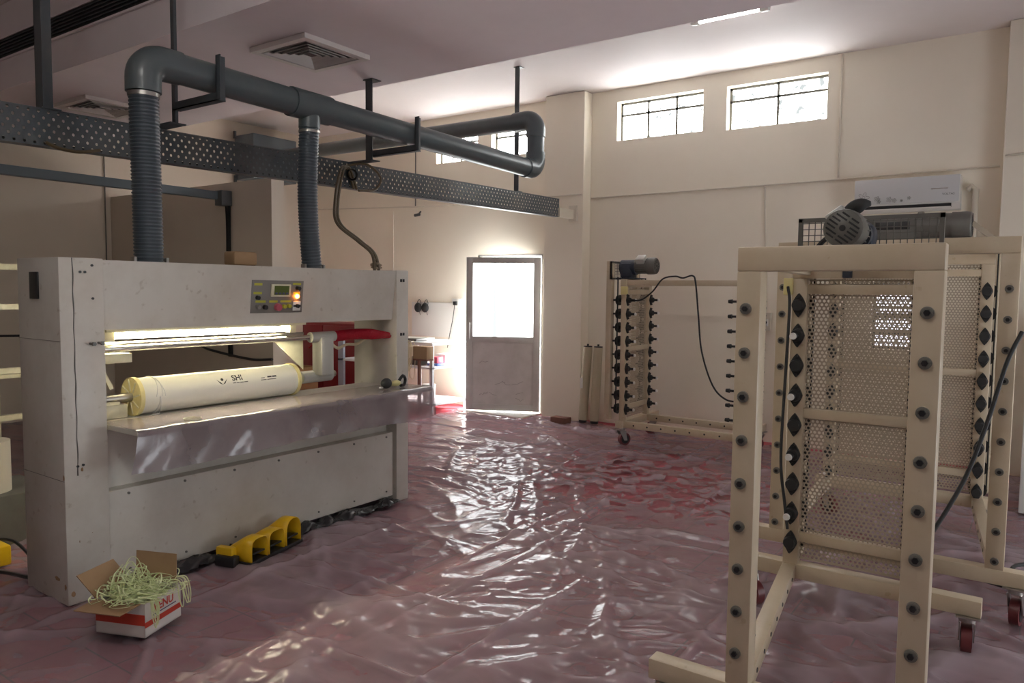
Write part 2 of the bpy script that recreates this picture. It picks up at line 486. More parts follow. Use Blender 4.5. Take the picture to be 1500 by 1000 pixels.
def wall_y(name, y0, y1, x0, x1, z0, z1, holes, mat):
    """wall slab parallel to X with rectangular holes (xa,xb,za,zb)"""
    b = MB(); xs = sorted({x0, x1, *[h[0] for h in holes], *[h[1] for h in holes]})
    for a, c in zip(xs[:-1], xs[1:]):
        hs = sorted([(h[2], h[3]) for h in holes if h[0] <= a + 1e-6 and h[1] >= c - 1e-6])
        z = z0
        for (p, q) in hs:
            if p > z: b.box((a, y0, z), (c, y1, p))
            z = q
        if z < z1: b.box((a, y0, z), (c, y1, z1))
    return struct(b.build(name, mat, smooth=False))
def wall_x(name, x0, x1, y0, y1, z0, z1, holes, mat):
    b = MB(); ys = sorted({y0, y1, *[h[0] for h in holes], *[h[1] for h in holes]})
    for a, c in zip(ys[:-1], ys[1:]):
        hs = sorted([(h[2], h[3]) for h in holes if h[0] <= a + 1e-6 and h[1] >= c - 1e-6])
        z = z0
        for (p, q) in hs:
            if p > z: b.box((x0, a, z), (x1, c, p))
            z = q
        if z < z1: b.box((x0, a, z), (x1, c, z1))
    return struct(b.build(name, mat, smooth=False))

WIN = [(-6.72, -6.02, 3.20, 3.58), (-5.80, -5.16, 3.20, 3.58), (-4.02, -3.01, 3.225, 3.66), (-2.755, -1.765, 3.205, 3.65)]
DOOR = (-5.99, -5.00, -0.012, 1.965)
LOWWIN = (-1.30, -0.73, 1.0, 1.64)
wall_y('wall_back', YW, YW + T, XL - T, XR + T, -0.012, ZH, WIN + [DOOR, LOWWIN], M['wall'])
RW = [(-3.4, -1.6, 1.7, 3.3), (-0.8, 1.0, 1.7, 3.3), (3.2, 5.4, 0.10, 1.7)]  # openings for unseen windows, added for their light
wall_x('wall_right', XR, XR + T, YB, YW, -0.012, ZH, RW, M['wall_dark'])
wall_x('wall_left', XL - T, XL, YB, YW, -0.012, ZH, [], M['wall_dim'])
wall_y('wall_front', YB - T, YB, XL - T, XR + T, -0.012, ZH, [], M['wall_dark'])
struct(MB().box((XL - T, YB - T, ZH), (XR + T, YW + T, ZH + 0.2)).build('ceiling', M['ceil'], smooth=False))
# lowered false ceiling with its bulkhead
struct(MB().box((XL + 0.005, 2.75, 3.12), (XR - 0.005, 4.36, ZH - 0.004)).build('ceiling_false', M['slab'], smooth=False))
# pillars on the far wall
struct(MB().box((-4.87, 7.6, -0.011), (-4.345, YW - 0.003, ZH - 0.004), 0.006).build('wall_pillar_middle', M['wall'], smooth=False))
struct(MB().box((-0.305, 7.6, -0.011), (0.3, YW - 0.003, ZH - 0.004), 0.006).build('wall_pillar_right', M['wall'], smooth=False))
# low partition wall standing out from the left wall
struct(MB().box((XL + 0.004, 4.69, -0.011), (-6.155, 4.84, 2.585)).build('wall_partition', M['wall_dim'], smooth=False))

# windows
def window(name, x0, x1, z0, z1, nx, zsplit):
    f = MB(); y0, y1 = YW + 0.10, YW + 0.13; t = 0.024
    f.box((x0, y0, z0), (x0 + t, y1, z1)).box((x1 - t, y0, z0), (x1, y1, z1)).box((x0, y0, z0), (x1, y1, z0 + t)).box((x0, y0, z1 - t), (x1, y1, z1))
    for k in range(1, nx):
        xx = x0 + (x1 - x0) * k / nx
        f.box((xx - t / 2, y0, z0), (xx + t / 2, y1, z1))
    zs = z0 + (z1 - z0) * zsplit
    f.box((x0, y0, zs - t / 2), (x1, y1, zs + t / 2))
    o = struct(f.build(name, M['motor'], smooth=False))
    MB().box((x0, y0 + 0.012, z0), (x1, y0 + 0.018, z1)).build('pane', M['pane'], o, smooth=False)
    return o
for k, (a, b_, c, d) in enumerate(WIN):
    window('window_%d' % (k + 1), a, b_, c, d, 2 if k in (0, 1, 3) else 3, 0.68)
for k, (a, b_, c, d) in enumerate(RW):  # right-wall windows, out of view, added to light the room
    o = struct(MB().box((XR + 0.1, a, c), (XR + 0.13, a + 0.02, d)).box((XR + 0.1, b_ - 0.02, c), (XR + 0.13, b_, d)).box((XR + 0.1, a, c), (XR + 0.13, b_, c + 0.02)).box((XR + 0.1, a, d - 0.02), (XR + 0.13, b_, d)).box((XR + 0.1, (a + b_) / 2 - 0.01, c), (XR + 0.13, (a + b_) / 2 + 0.01, d)).build('window_%d' % (k + 5), M['motor'], smooth=False))
    MB().box((XR + 0.112, a, c), (XR + 0.118, b_, d)).build('pane', M['pane_added'] if k < 2 else M['panebig_added'], o, smooth=False)

# low frosted window glimpsed through the perforated plates
o = window('window_8', *LOWWIN, 1, 0.62)
o.children[0].data.materials[0] = M['panelow']
MB().box((-1.30, YW + 0.08, 1.14), (-0.73, YW + 0.10, 1.19)).box((-1.30, YW + 0.08, 1.29), (-0.73, YW + 0.10, 1.34)).build('bar', M['motor'], o, smooth=False)
# outside ground and door sill
struct(MB().box((-12, YW + T, -0.3), (2, YW + 9, -0.06)).build('ground_outside', M['ground'], smooth=False))
struct(MB().box((-6.0, 7.36, -0.011), (-4.99, YW + T, 0.006), 0.003).build('trim_1', M['sill'], smooth=False))
# door leaf, ajar into the room, hinged on its right
dl = link('door_1', None); dl['kind'] = 'structure'
dl.location = (-5.012, 7.765, 0.0); dl.rotation_euler = (0, 0, R(25))
W_, H_ = 0.93, 1.925
f = MB(); s_ = 0.085; z0 = 0.02
for lo, hi in (((-W_, -0.04, z0), (-W_ + s_, 0, H_)), ((-s_, -0.04, z0), (0, 0, H_)), ((-W_ + s_, -0.04, H_ - 0.075), (-s_, 0, H_)), ((-W_ + s_, -0.04, z0), (-s_, 0, z0 + 0.08)), ((-W_ + s_, -0.04, 0.87), (-s_, 0, 0.945))):
    f.box(lo, hi, 0.003)
f.build('leaf_frame', M['alu'], dl)
MB().box((-W_ + s_, -0.026, 0.945), (-s_, -0.018, H_ - 0.075)).build('glass_pane', M['doorpane'], dl, smooth=False)
b = MB().box((-W_ + s_, -0.028, z0 + 0.08), (-s_, -0.016, 0.87))
b.build('lower_panel', M['doorpanel'], dl, smooth=False)
b = MB()
for k in range(9):
    x = random.uniform(-W_ + s_ + 0.05, -s_ - 0.2); z = random.uniform(0.15, 0.8)
    p = [(x, -0.0285, z)]
    for q in range(4): p.append((p[-1][0] + random.uniform(0.01, 0.05), -0.0285, p[-1][2] + random.uniform(-0.03, 0.03)))
    b.tube(p, 0.0016, 4)
b.build('scratches', M['motor'], dl)
MB().box((-W_ + 0.035, -0.075, 0.90), (-W_ + 0.052, -0.058, 1.12), 0.003).box((-W_ + 0.035, -0.06, 0.91), (-W_ + 0.052, -0.039, 0.93)).box((-W_ + 0.035, -0.06, 1.09), (-W_ + 0.052, -0.039, 1.11)).build('handle', M['alu'], dl)
# door frame in the opening
b = MB().box((-5.99, YW - 0.01, -0.005), (-5.965, YW + 0.06, 1.965)).box((-5.018, YW - 0.005, -0.005), (-5.0, YW + 0.06, 1.965)).box((-5.99, YW - 0.01, 1.945), (-5.0, YW + 0.06, 1.965))
struct(b.build('trim_2', M['alu'], smooth=False))

# conduits and trunking on the far wall
def conduit(pts, r, label, cat='conduit', mat='conduit', name='wall_conduit'):
    o = MB().tube(pts, r, 6).build(name, M[mat]); return tag(o, label, cat)
conduit([(-4.33, 7.765, 2.60), (-3.2, 7.763, 2.605), (-2.0, 7.765, 2.61), (-0.33, 7.765, 2.63)], 0.009, 'thin horizontal conduit running along the far wall under the two high windows')
conduit([(-1.64, 7.765, 3.79), (-1.635, 7.765, 2.63)], 0.010, 'vertical conduit dropping from ceiling right of the high windows')
conduit([(-2.33, 7.765, 2.59), (-2.30, 7.765, 1.9), (-2.275, 7.765, 1.33)], 0.009, 'vertical conduit running down to the wall switch behind the front rack')
conduit([(-7.08, 7.765, 3.6), (-7.08, 7.765, 2.66)], 0.008, 'vertical cable hanging on the wall left of the door, beside the small window', 'cable', 'motor', 'wall_cable')
conduit([(-9.1, 7.765, 2.72), (-8.2, 7.765, 2.69), (-7.1, 7.765, 2.65), (-6.3, 7.765, 2.63)], 0.010, 'horizontal conduit on the wall above the door, left of the middle pillar')
conduit([(-7.5, 7.768, 2.6), (-7.5, 7.768, 1.6)], 0.006, 'faint vertical conduit on the wall above the white workbench')
conduit([(-4.86, 7.59, 2.63), (-4.36, 7.59, 2.63)], 0.008, 'short conduit crossing the front of the middle pillar')
conduit([(-0.29, 7.59, 2.69), (0.25, 7.59, 2.70)], 0.009, 'short conduit crossing the front of the right pillar')
conduit([(-9.185, 4.62, 3.1), (-9.185, 4.62, 0.6)], 0.008, 'vertical cable on the left wall just before the partition', 'cable', 'motor', 'wall_cable')
b = MB().tube([(-0.50, 7.74, 1.7), (-0.50, 7.74, 2.44), (-0.53, 7.74, 2.47), (-0.56, 7.745, 2.44)], 0.026, 10)
tag(b.build('drain_pipe', M['conduit']), 'pale vertical drain pipe with a bent top right of the air conditioner', 'pipe')
# bullet camera under the conduit
t = thing('wall_camera', 'tiny dark camera stub under the conduit above the door', 'camera', (-6.98, 7.76, 2.55))
MB().cyl((0, 0, 0.03), (0, -0.03, 0), 0.012).build('bracket', M['black'], t)
MB().cyl((0, -0.02, -0.01), (-0.02, -0.10, -0.03), 0.02).build('barrel', M['black'], t)
# wall switch
t = thing('wall_switch', 'grey square isolator switch on the far wall behind the front rack', 'switch', (-2.27, 7.78, 1.22))
MB().box((-0.05, -0.05, -0.08), (0.05, -0.002, 0.10), 0.004).build('box', M['conduit'], t)
MB().box((-0.03, -0.056, -0.035), (0.03, -0.05, 0.035), 0.003).build('face', M['white'], t)
MB().cyl((0, -0.056, 0), (0, -0.075, 0), 0.018).build('knob', M['black'], t)

# ---------------------------------------------------------------- plastic sheet on the floor
rng = np.random.RandomState(3)
def perlin(x, y, seed):
    r = np.random.RandomState(seed); n = 64
    g = r.uniform(0, 2 * PI, (n, n)); gx, gy = np.cos(g), np.sin(g)
    xi = np.floor(x).astype(int); yi = np.floor(y).astype(int); xf = x - xi; yf = y - yi
    u = xf * xf * xf * (xf * (xf * 6 - 15) + 10); v = yf * yf * yf * (yf * (yf * 6 - 15) + 10)
    def d(i, j):
        a = (xi + i) % n; b2 = (yi + j) % n
        return gx[a, b2] * (xf - i) + gy[a, b2] * (yf - j)
    return (d(0, 0) * (1 - u) + d(1, 0) * u) * (1 - v) + (d(0, 1) * (1 - u) + d(1, 1) * u) * v
def axis_pts(lo, hi, flo, fhi, fine, coarse):
    a = list(np.arange(lo, flo, coarse)) + list(np.arange(flo, fhi, fine)) + list(np.arange(fhi, hi, coarse)) + [hi]
    return np.array(a)
ax = axis_pts(XL + 0.02, XR - 0.02, -5.2, 0.9, 0.0155, 0.12)
ay = axis_pts(YB + 0.02, 7.58, 1.3, 7.56, 0.0155, 0.12)
X, Y = np.meshgrid(ax, ay, indexing='ij')
wx = X + 0.12 * perlin(X * 1.3, Y * 1.3, 11); wy = Y + 0.12 * perlin(X * 1.3 + 9, Y * 1.3, 12)
Z = np.zeros_like(X)
Z += 0.012 * perlin(wx * 1.0, wy * 1.0, 1)
def ridge(th, fx, fy, seed, k, cov=0.35, pw=1.6):
    c, s = math.cos(th), math.sin(th)
    a = wx * c + wy * s; b2 = -wx * s + wy * c
    n = perlin(a * fx + 3.7 * seed, b2 * fy + 1.3 * seed, seed)
    msk = np.clip(perlin(wx * 0.9 + seed, wy * 0.9, seed + 50) * 2.4 + cov, 0, 1)
    return np.clip(1 - np.abs(n) * k, 0, 1) ** pw * msk
for q, (h_, th_, fx_, fy_, k_, cv_) in enumerate([(0.018, 0.10, 0.40, 1.3, 8.0, 0.45), (0.017, 0.85, 0.45, 1.5, 8.0, 0.4), (0.017, -0.55, 0.45, 1.5, 8.0, 0.4), (0.016, 1.9, 0.5, 1.6, 8.0, 0.4),
        (0.011, 1.3, 0.7, 2.4, 5.5, 0.45), (0.011, 0.35, 0.7, 2.6, 5.5, 0.45), (0.010, -1.0, 0.8, 2.8, 5.5, 0.45), (0.010, 2.5, 0.8, 2.8, 5.5, 0.45),
        (0.0065, 0.6, 1.1, 4.2, 4.5, 0.45), (0.0065, -0.3, 1.1, 4.2, 4.5, 0.45), (0.006, 1.6, 1.2, 4.6, 4.5, 0.4), (0.006, 0.1, 1.2, 4.8, 4.5, 0.5),
        (0.0035, 0.2, 2.6, 8.5, 3.5, 0.3), (0.0035, 1.1, 2.6, 8.5, 3.5, 0.3)]):
    Z += 1.25 * h_ * ridge(th_, fx_, fy_, 21 + q, k_ * 1.6, cv_, 1.1)
def crease(t, w, h): return h * np.exp(-(t / w) ** 2)
for xc in (-2.62, -2.36, -1.15, -3.32, -1.9): Z += crease(X - xc - 0.03 * perlin(Y * 0.6, X * 0 + 1, 7), 0.018, 0.020) * (0.55 + 0.45 * np.sin(Y * 2 + xc * 5))
for yc in (2.1, 2.75, 3.5, 4.2, 5.1, 5.9, 6.6): Z += crease(Y - yc - 0.06 * perlin(X * 0.5, Y * 0 + 2, 8) - 0.05 * (X + 2), 0.018, 0.018) * (0.55 + 0.45 * np.sin(X * 2.3 + yc * 3))
Z = Z - Z.min()
Z = Z * 0.85 - np.percentile(Z * 0.85, 12)
Z = np.where(Z < 0, 0.004 * np.tanh(Z / 0.004), Z)
Z = np.clip(Z, -0.004, 0.050) - 0.0065
nx_, ny_ = X.shape
verts = np.stack([X.ravel(), Y.ravel(), Z.ravel()], 1)
idx = np.arange(nx_ * ny_).reshape(nx_, ny_)
faces = np.stack([idx[:-1, :-1].ravel(), idx[1:, :-1].ravel(), idx[1:, 1:].ravel(), idx[:-1, 1:].ravel()], 1)
# leave the sheet short of the stone sill
cx = X[:-1, :-1].ravel(); cy = Y[:-1, :-1].ravel()
keep = ~((cx > -6.02) & (cx < -4.96) & (cy > 7.33))
keep &= ~((cx < -6.05) & (cy > 4.55))
faces = faces[keep]
me = bpy.data.meshes.new('plastic_sheet'); me.from_pydata(verts.tolist(), [], faces.tolist()); me.update()
me.polygons.foreach_set('use_smooth', [True] * len(me.polygons)); me.materials.append(M['film'])
tag(link('plastic_sheet', me), 'wrinkled translucent plastic sheeting spread over the red floor', 'plastic sheet')

# ---------------------------------------------------------------- ceiling fittings
def square_vent(label, cx, cy, s):
    t = thing('ceiling_vent', label, 'air vent', (cx, cy, 3.12), 0, 'square ceiling vents')
    h = s / 2; b = MB()
    zt, zb = -0.002, -0.035
    for (lo, hi) in (((-h, -h, zb), (h, -h + 0.05, zt)), ((-h, h - 0.05, zb), (h, h, zt)), ((-h, -h + 0.05, zb), (-h + 0.05, h - 0.05, zt)), ((h - 0.05, -h + 0.05, zb), (h, h - 0.05, zt))): b.box(lo, hi, 0.002)
    b.build('frame', M['ventwhite'], t, smooth=False)
    MB().box((-h + 0.05, -h + 0.05, -0.006), (h - 0.05, h - 0.05, zt)).build('backing', M['black'], t, smooth=False)
    for k in range(5):
        r0 = h - 0.066 - k * 0.040; r1 = r0 - 0.012
        if r1 < 0.01: break
        b = MB()
        # sloped ring of blades
        A = [(-r0, -r0, -0.034), (r0, -r0, -0.034), (r0, r0, -0.034), (-r0, r0, -0.034)]
        B = [(-r1, -r1, -0.024), (r1, -r1, -0.024), (r1, r1, -0.024), (-r1, r1, -0.024)]
        va = [b.bm.verts.new(p) for p in A]; vb = [b.bm.verts.new(p) for p in B]
        va2 = [b.bm.verts.new((p[0], p[1], p[2] + 0.003)) for p in A]; vb2 = [b.bm.verts.new((p[0], p[1], p[2] + 0.003)) for p in B]
        for i in range(4):
            j = (i + 1) % 4
            b.bm.faces.new((va[i], va[j], vb[j], vb[i])); b.bm.faces.new((va2[j], va2[i], vb2[i], vb2[j]))
            b.bm.faces.new((va[j], va[i], va2[i], va2[j])); b.bm.faces.new((vb[i], vb[j], vb2[j], vb2[i]))
        b.build('louvre', M['ventwhite'], t, smooth=False)
    return t
square_vent('square louvred ceiling vent above the pipe, nearer the camera', -4.12, 3.47, 0.56)
square_vent('square louvred ceiling vent further left, behind the near elbow of the pipe', -6.9, 3.47, 0.56)
t = thing('slot_vent', 'long dark slatted air slot along the bulkhead at upper left', 'air vent', (-6.4, 2.75, 3.44))
MB().box((-2.4, -0.012, -0.075), (2.2, -0.002, 0.075)).build('backing', M['black'], t, smooth=False)
b = MB()
for z in (-0.05, -0.025, 0.0, 0.025, 0.05): b.box((-2.4, -0.026, z - 0.003), (2.2, -0.012, z + 0.003))
b.build('slats', M['tray'], t, smooth=False)
MB().box((-2.42, -0.02, 0.075), (2.22, -0.002, 0.09)).box((-2.42, -0.02, -0.09), (2.22, -0.002, -0.075)).build('frame', M['slab'], t, smooth=False)

def tube_lamp(label, x, y, L=0.62, group=None, mat='tube'):
    t = thing('tube_lamp', label, 'ceiling lamp', (x, y, ZH), R(0), group)
    MB().box((-L / 2, -0.045, -0.035), (L / 2, 0.045, -0.001), 0.004).build('housing', M['white'], t)
    for s in (-1, 1): MB().box((s * L / 2 - 0.035, -0.03, -0.09), (s * L / 2 + 0.035, 0.03, -0.03), 0.006).build('end_holder', M['white'], t)
    MB().cyl((-L / 2 + 0.03, 0, -0.068), (L / 2 - 0.03, 0, -0.068), 0.018, seg=12).build('tube', M[mat], t)
    return t
tube_lamp('short lit fluorescent tube lamp on the high ceiling, top right', -2.14, 6.04, 0.56, )
tube_lamp('added, unseen long fluorescent tube lamp on the ceiling of the near bay, above the camera', -1.6, 0.3, 1.3, None, 'tube_added')  # out of view; added to light the rack fronts and bulkhead

# ---------------------------------------------------------------- perforated cable tray and hangers
def tray_mesh(L, H, px, pz, mat):
    """vertical web in the YZ plane with staggered oval slots"""
    V = []; F = []; verts = {}
    def vid(y, z):
        k = (round(y * 1e4), round(z * 1e4))
        if k not in verts: verts[k] = len(V); V.append((0, y, z))
        return verts[k]
    nr = int(round(H / pz)); nc = int(L / px)
    for r in range(nr):
        z0, z1 = r * H / nr, (r + 1) * H / nr
        off = px / 2 if r % 2 else 0
        for c in range(-1, nc + 1):
            y0, y1 = c * px + off, (c + 1) * px + off
            y0 = max(y0, 0); y1 = min(y1, L)
            if y1 - y0 < px * 0.4: continue
            ym = (y0 + y1) / 2
            o = [vid(y0, z0), vid(ym, z0), vid(y1, z0), vid(y1, z1), vid(ym, z1), vid(y0, z1)]
            if y1 - y0 < px * 0.99 or r in (0, nr - 1) and False:
                F.append((o[0], o[1], o[2], o[3], o[4], o[5])); continue
            cy, cz = ym, (z0 + z1) / 2; a, e = px * 0.14, (z1 - z0) * 0.28
            inn = []
            for (dy, dz) in ((-a, -e * .5), (0, -e), (a, -e * .5), (a, e * .5), (0, e), (-a, e * .5)):
                inn.append(len(V)); V.append((0, cy + dy, cz + dz))
            for i in range(6):
                j = (i + 1) % 6
                F.append((o[i], o[j], inn[j], inn[i]))
    me = raw_mesh('web', V, F, mat); return me
t = thing('cable_tray', 'long dark perforated cable tray crossing overhead from upper left to the pillar', 'cable tray', (-4.45, 1.2, 2.262))
tl = 6.05
tilt = math.atan2(0.075, 5.5); t.rotation_euler = (tilt, 0, 0)
o = link('web', tray_mesh(tl, 0.20, 0.050, 0.0333, M['tray']), t)
md = o.modifiers.new('thick', 'SOLIDIFY'); md.thickness = 0.002
MB().box((-0.07, 0, 0.197), (0.004, tl, 0.201)).build('flange', M['tray'], t, smooth=False)
MB().box((-0.07, 0, -0.001), (0.004, tl, 0.003)).build('flange', M['tray'], t, smooth=False)
MB().box((-0.03, tl - 0.02, 0.0), (0.02, tl + 0.30, 0.10)).box((-0.05, tl + 0.29, -0.03), (0.05, tl + 0.325, 0.15)).build('wall_bracket', M['conduit'], t, smooth=False)
# bundled cables lying in the tray
b = MB()
for k in range(5):
    b.tube([(-0.02 - 0.011 * k, y, 0.012 + 0.008 * (k % 2) + 0.004 * math.sin(y * 3 + k)) for y in np.linspace(0.05, tl - 0.1, 30)], 0.007, 6)
b.build('cables', M['rubber'], t)

def hanger(label, y, ztop, x=-4.47, wdt=0.05, arm=True, pipe=(-3.9, 2.61), name='tray_hanger'):
    t = thing(name, label, 'hanger', (x - 0.08, y, 0), 0, 'steel hangers of the tray and pipe')
    zb = 2.262 + 0.0136 * (y - 1.2) + 0.203
    b = MB().box((-wdt / 2, -wdt / 2, zb), (-wdt / 2 + 0.006, wdt / 2, ztop)).box((-wdt / 2, -wdt / 2, zb), (wdt / 2, -wdt / 2 + 0.006, ztop))
    b.build('post', M['tray'], t, smooth=False)
    MB().box((-wdt * 0.7, -wdt * 0.7, ztop - 0.008), (wdt * 0.7, wdt * 0.7, ztop - 0.001)).build('ceiling_plate', M['tray'], t, smooth=False)
    MB().box((-4.53 - (x - 0.08), -0.05, zb - 0.001), (wdt / 2, 0.05, zb + 0.006)).build('foot_plate', M['tray'], t, smooth=False)
    if arm:
        xr = pipe[0] - (x - 0.08); pz = pipe[1] - 0.084
        MB().box((0, -0.025, pz - 0.045), (xr + 0.10, 0.025, pz - 0.039)).box((0, -0.025, pz - 0.045), (xr + 0.10, -0.019, pz - 0.001)).build('bracket_arm', M['tray'], t, smooth=False)
        MB().box((xr + 0.088, -0.028, pz - 0.045), (xr + 0.094, 0.028, pz + 0.20)).box((xr + 0.088, -0.028, pz - 0.045), (xr + 0.128, -0.022, pz + 0.20)).build('bracket_upright', M['tray'], t, smooth=False)
    return t
hanger('thick dark hanger post at far upper left holding the cable tray', 1.96, 3.8, -4.40, 0.085, False)
hanger('thin dark hanger rod with pipe bracket nearest the near elbow', 2.57, 3.8, -4.17, 0.036, True, (-3.9, 2.69))
hanger('dark hanger post with pipe bracket at the edge of the false ceiling', 4.20, 3.12, -4.20, 0.07, True, (-3.9, 2.665))
hanger('slim dark hanger post from high ceiling near the far pipe elbow', 6.47, 3.8, -4.40, 0.055, False)

# ---------------------------------------------------------------- exhaust duct
t = thing('exhaust_duct', 'grey plastic exhaust duct with two flexible hoses rising from the white machine', 'duct', (0, 0, 0))
def arc(c, a, b_, r, n=10):
    c, a, b_ = Vector(c), Vector(a), Vector(b_)
    return [c + a * r * math.cos(R(90) * i / n) + b_ * r * math.sin(R(90) * i / n) for i in range(n + 1)]
zp = 2.705; ze = 2.640; yA, yB = 2.175, 5.90
b = MB().tube([(-3.9, yA + 0.14, zp), (-3.9, 3.15, zp - 0.019)], 0.082, 20)
b.build('pipe', M['pvc'], t)
MB().tube([(-3.9, 3.40, zp - 0.022), (-3.9, yB - 0.1, ze)], 0.082, 20).build('pipe', M['pvc'], t)
# near elbow turning down
p = [(-3.9, yA, zp - 0.17), (-3.9, yA, zp - 0.12)] + [tuple(v) for v in arc((-3.9, yA + 0.10, zp - 0.10), (0, -1, 0), (0, 0, 1), 0.10)] + [(-3.9, yA + 0.20, zp)]
MB().tube(p, 0.089, 20).build('elbow', M['pvc'], t)
# tee
MB().cyl((-3.9, 3.12, zp - 0.018), (-3.9, 3.43, zp - 0.022), 0.092, seg=20).cyl((-3.9, 3.27, zp - 0.05), (-3.9, 3.27, zp - 0.16), 0.068, seg=20).build('tee', M['pvc'], t)
# far elbows going up then left
p = [(-3.9, yB - 0.16, ze), (-3.9, yB - 0.08, ze)] + [tuple(v) for v in arc((-3.9, yB - 0.08, ze + 0.10), (0, 0, -1), (0, 1, 0), 0.10)] + [(-3.9, yB + 0.02, ze + 0.16)]
MB().tube(p, 0.090, 20).build('elbow', M['pvc'], t)
MB().tube([(-3.9, yB + 0.02, ze + 0.12), (-3.9, yB + 0.02, 3.02)], 0.080, 20).build('pipe', M['pvc'], t)
p = [(-3.9, yB + 0.02, 2.94), (-3.9, yB + 0.02, 3.0)] + [tuple(v) for v in arc((-4.0, yB + 0.02, 3.0), (1, 0, 0), (0, 0, 1), 0.10)] + [(-4.14, yB + 0.03, 3.10)]
MB().tube(p, 0.090, 20).build('elbow', M['pvc'], t)
MB().tube([(-4.1, yB + 0.03, 3.10), (-6.2, yB + 0.36, 3.2), (-8.75, 6.72, 3.32)], 0.080, 20).build('pipe', M['pvc'], t)
def flex(p0, p1, r, bend, n):
    pts = []; rad = []
    p0 = Vector(p0); p1 = Vector(p1)
    for i in range(n * 4 + 1):
        s = i / (n * 4); q = p0.lerp(p1, s) + Vector(bend) * math.sin(PI * s)
        pts.append(q); rad.append(r * (1.0 if i % 4 in (0, 1) else 0.93))
    return pts, rad
pts, rad = flex((-3.9, yA, zp - 0.16), (-3.9, yA + 0.01, 1.635), 0.075, (0, 0.0, 0), 48)
MB().tube(pts, rad, 18).build('flexible_hose', M['hose'], t)
pts, rad = flex((-3.9, 3.27, zp - 0.15), (-3.9, 3.285, 1.635), 0.064, (0.0, -0.025, 0), 46)
MB().tube(pts, rad, 18).build('flexible_hose', M['hose'], t)
MB().cyl((-3.9, yA, zp - 0.195), (-3.9, yA, zp - 0.175), 0.079, seg=20).build('clamp', M['steel'], t)
MB().cyl((-3.9, 3.27, zp - 0.19), (-3.9, 3.27, zp - 0.175), 0.068, seg=20).build('clamp', M['steel'], t)
# blower box on the left wall
t = thing('blower_box', 'blue grey blower box mounted high on the left wall at the duct end', 'blower', (-9.19, 6.4, 3.0))
MB().box((0.0, 0.0, 0.0), (0.42, 0.72, 0.60), 0.01).build('body', M['bluegrey'], t)
MB().box((0.02, -0.03, 0.56), (0.05, 0.0, 0.66)).box((0.02, -0.03, -0.04), (0.05, 0.0, 0.06)).build('bracket', M['tray'], t, smooth=False)

# second, solid trunking to the partition
t = thing('trunking_beam', 'plain dark trunking beam running below the perforated tray to the partition wall', 'trunking', (-6.87, 1.0, 2.405))
MB().box((-0.035, 0, 0), (0.035, 3.66, 0.08), 0.004).build('beam', M['bluegrey'], t, smooth=False)
MB().box((-0.02, 3.56, -0.06), (0.10, 3.68, 0.09), 0.006).build('end_box', M['tray'], t)
b = MB()
for k in range(4):
    b.tube(smooth_path([(0.0 + 0.025 * k, 3.67, -0.02), (0.02 + 0.02 * k, 3.665, -0.3), (0.0 + 0.02 * k, 3.675, -0.9), (0.02 + 0.02 * k, 3.67, -1.6)], 8), 0.007, 6)
b.build('drop_cables', M['black'], t)
# cables drooping along the wall behind the machine
o = MB().tube(smooth_path([(-9.15, 3.2, 0.98), (-8.0, 4.66, 0.98), (-7.2, 4.67, 0.86), (-6.5, 4.67, 0.80), (-6.13, 4.66, 0.82)], 10), 0.014, 6).build('wall_cable', M['black'])
tag(o, 'sagging black cable along the partition wall seen through the white machine', 'cable')
t = thing('loop_cable', 'brown cables looping from the perforated tray down to the machine top', 'cable', (0, 0, 0))
for k, dy in enumerate((0.0, 0.03)):
    MB().tube(smooth_path([(-4.43, 4.15 + dy, 2.30), (-4.40, 4.05 + dy, 2.44), (-4.33, 3.92 + dy, 2.40), (-4.2, 3.75 + dy, 2.15), (-4.08, 3.66 + dy, 1.98), (-4.0, 3.78 + dy, 1.86), (-3.95, 3.87 + dy, 1.77), (-3.93, 3.88 + dy * 1.5, 1.64)], 10), 0.011, 6).build('strand', M['cablebrown'], t)
o = MB().tube(smooth_path([(-4.42, 4.05, 2.46), (-4.40, 4.25, 2.50), (-4.41, 4.42, 2.42), (-4.43, 4.38, 2.32), (-4.43, 4.2, 2.29)], 10), 0.010, 6).build('tray_cable', M['cablebrown'])
tag(o, 'short brown cable loop on the face of the perforated tray', 'cable')
o = MB().tube(smooth_path([(-4.43, 1.92, 2.29), (-4.41, 1.98, 2.265), (-4.40, 2.08, 2.26), (-4.42, 2.2, 2.29)], 8), 0.010, 6).build('tray_cable', M['cablebrown'])
tag(o, 'brown cable sagging under the perforated tray at far left', 'cable')
# spare coils of cable lying against the tray
o = MB().tube([(-4.40, 4.1 + 0.05 * math.cos(a), 2.40 + 0.04 * math.sin(a)) for a in np.linspace(0, 12, 40)], 0.009, 6).build('cable_coil', M['rubber'])
tag(o, 'small dark coil of cable hung on the perforated tray', 'cable')

# ---------------------------------------------------------------- the white winding machine
mc = thing('winding_machine', 'large white element winding machine with lit tube and control panel', 'machine', (0, 0, 0))
MB().box((-4.13, 1.64, 0.0), (-3.70, 1.845, 1.652), 0.006).build('end_column', M['machine'], mc)
MB().box((-4.13, 3.865, 0.0), (-3.70, 3.985, 1.652), 0.006).build('end_column', M['machine'], mc)
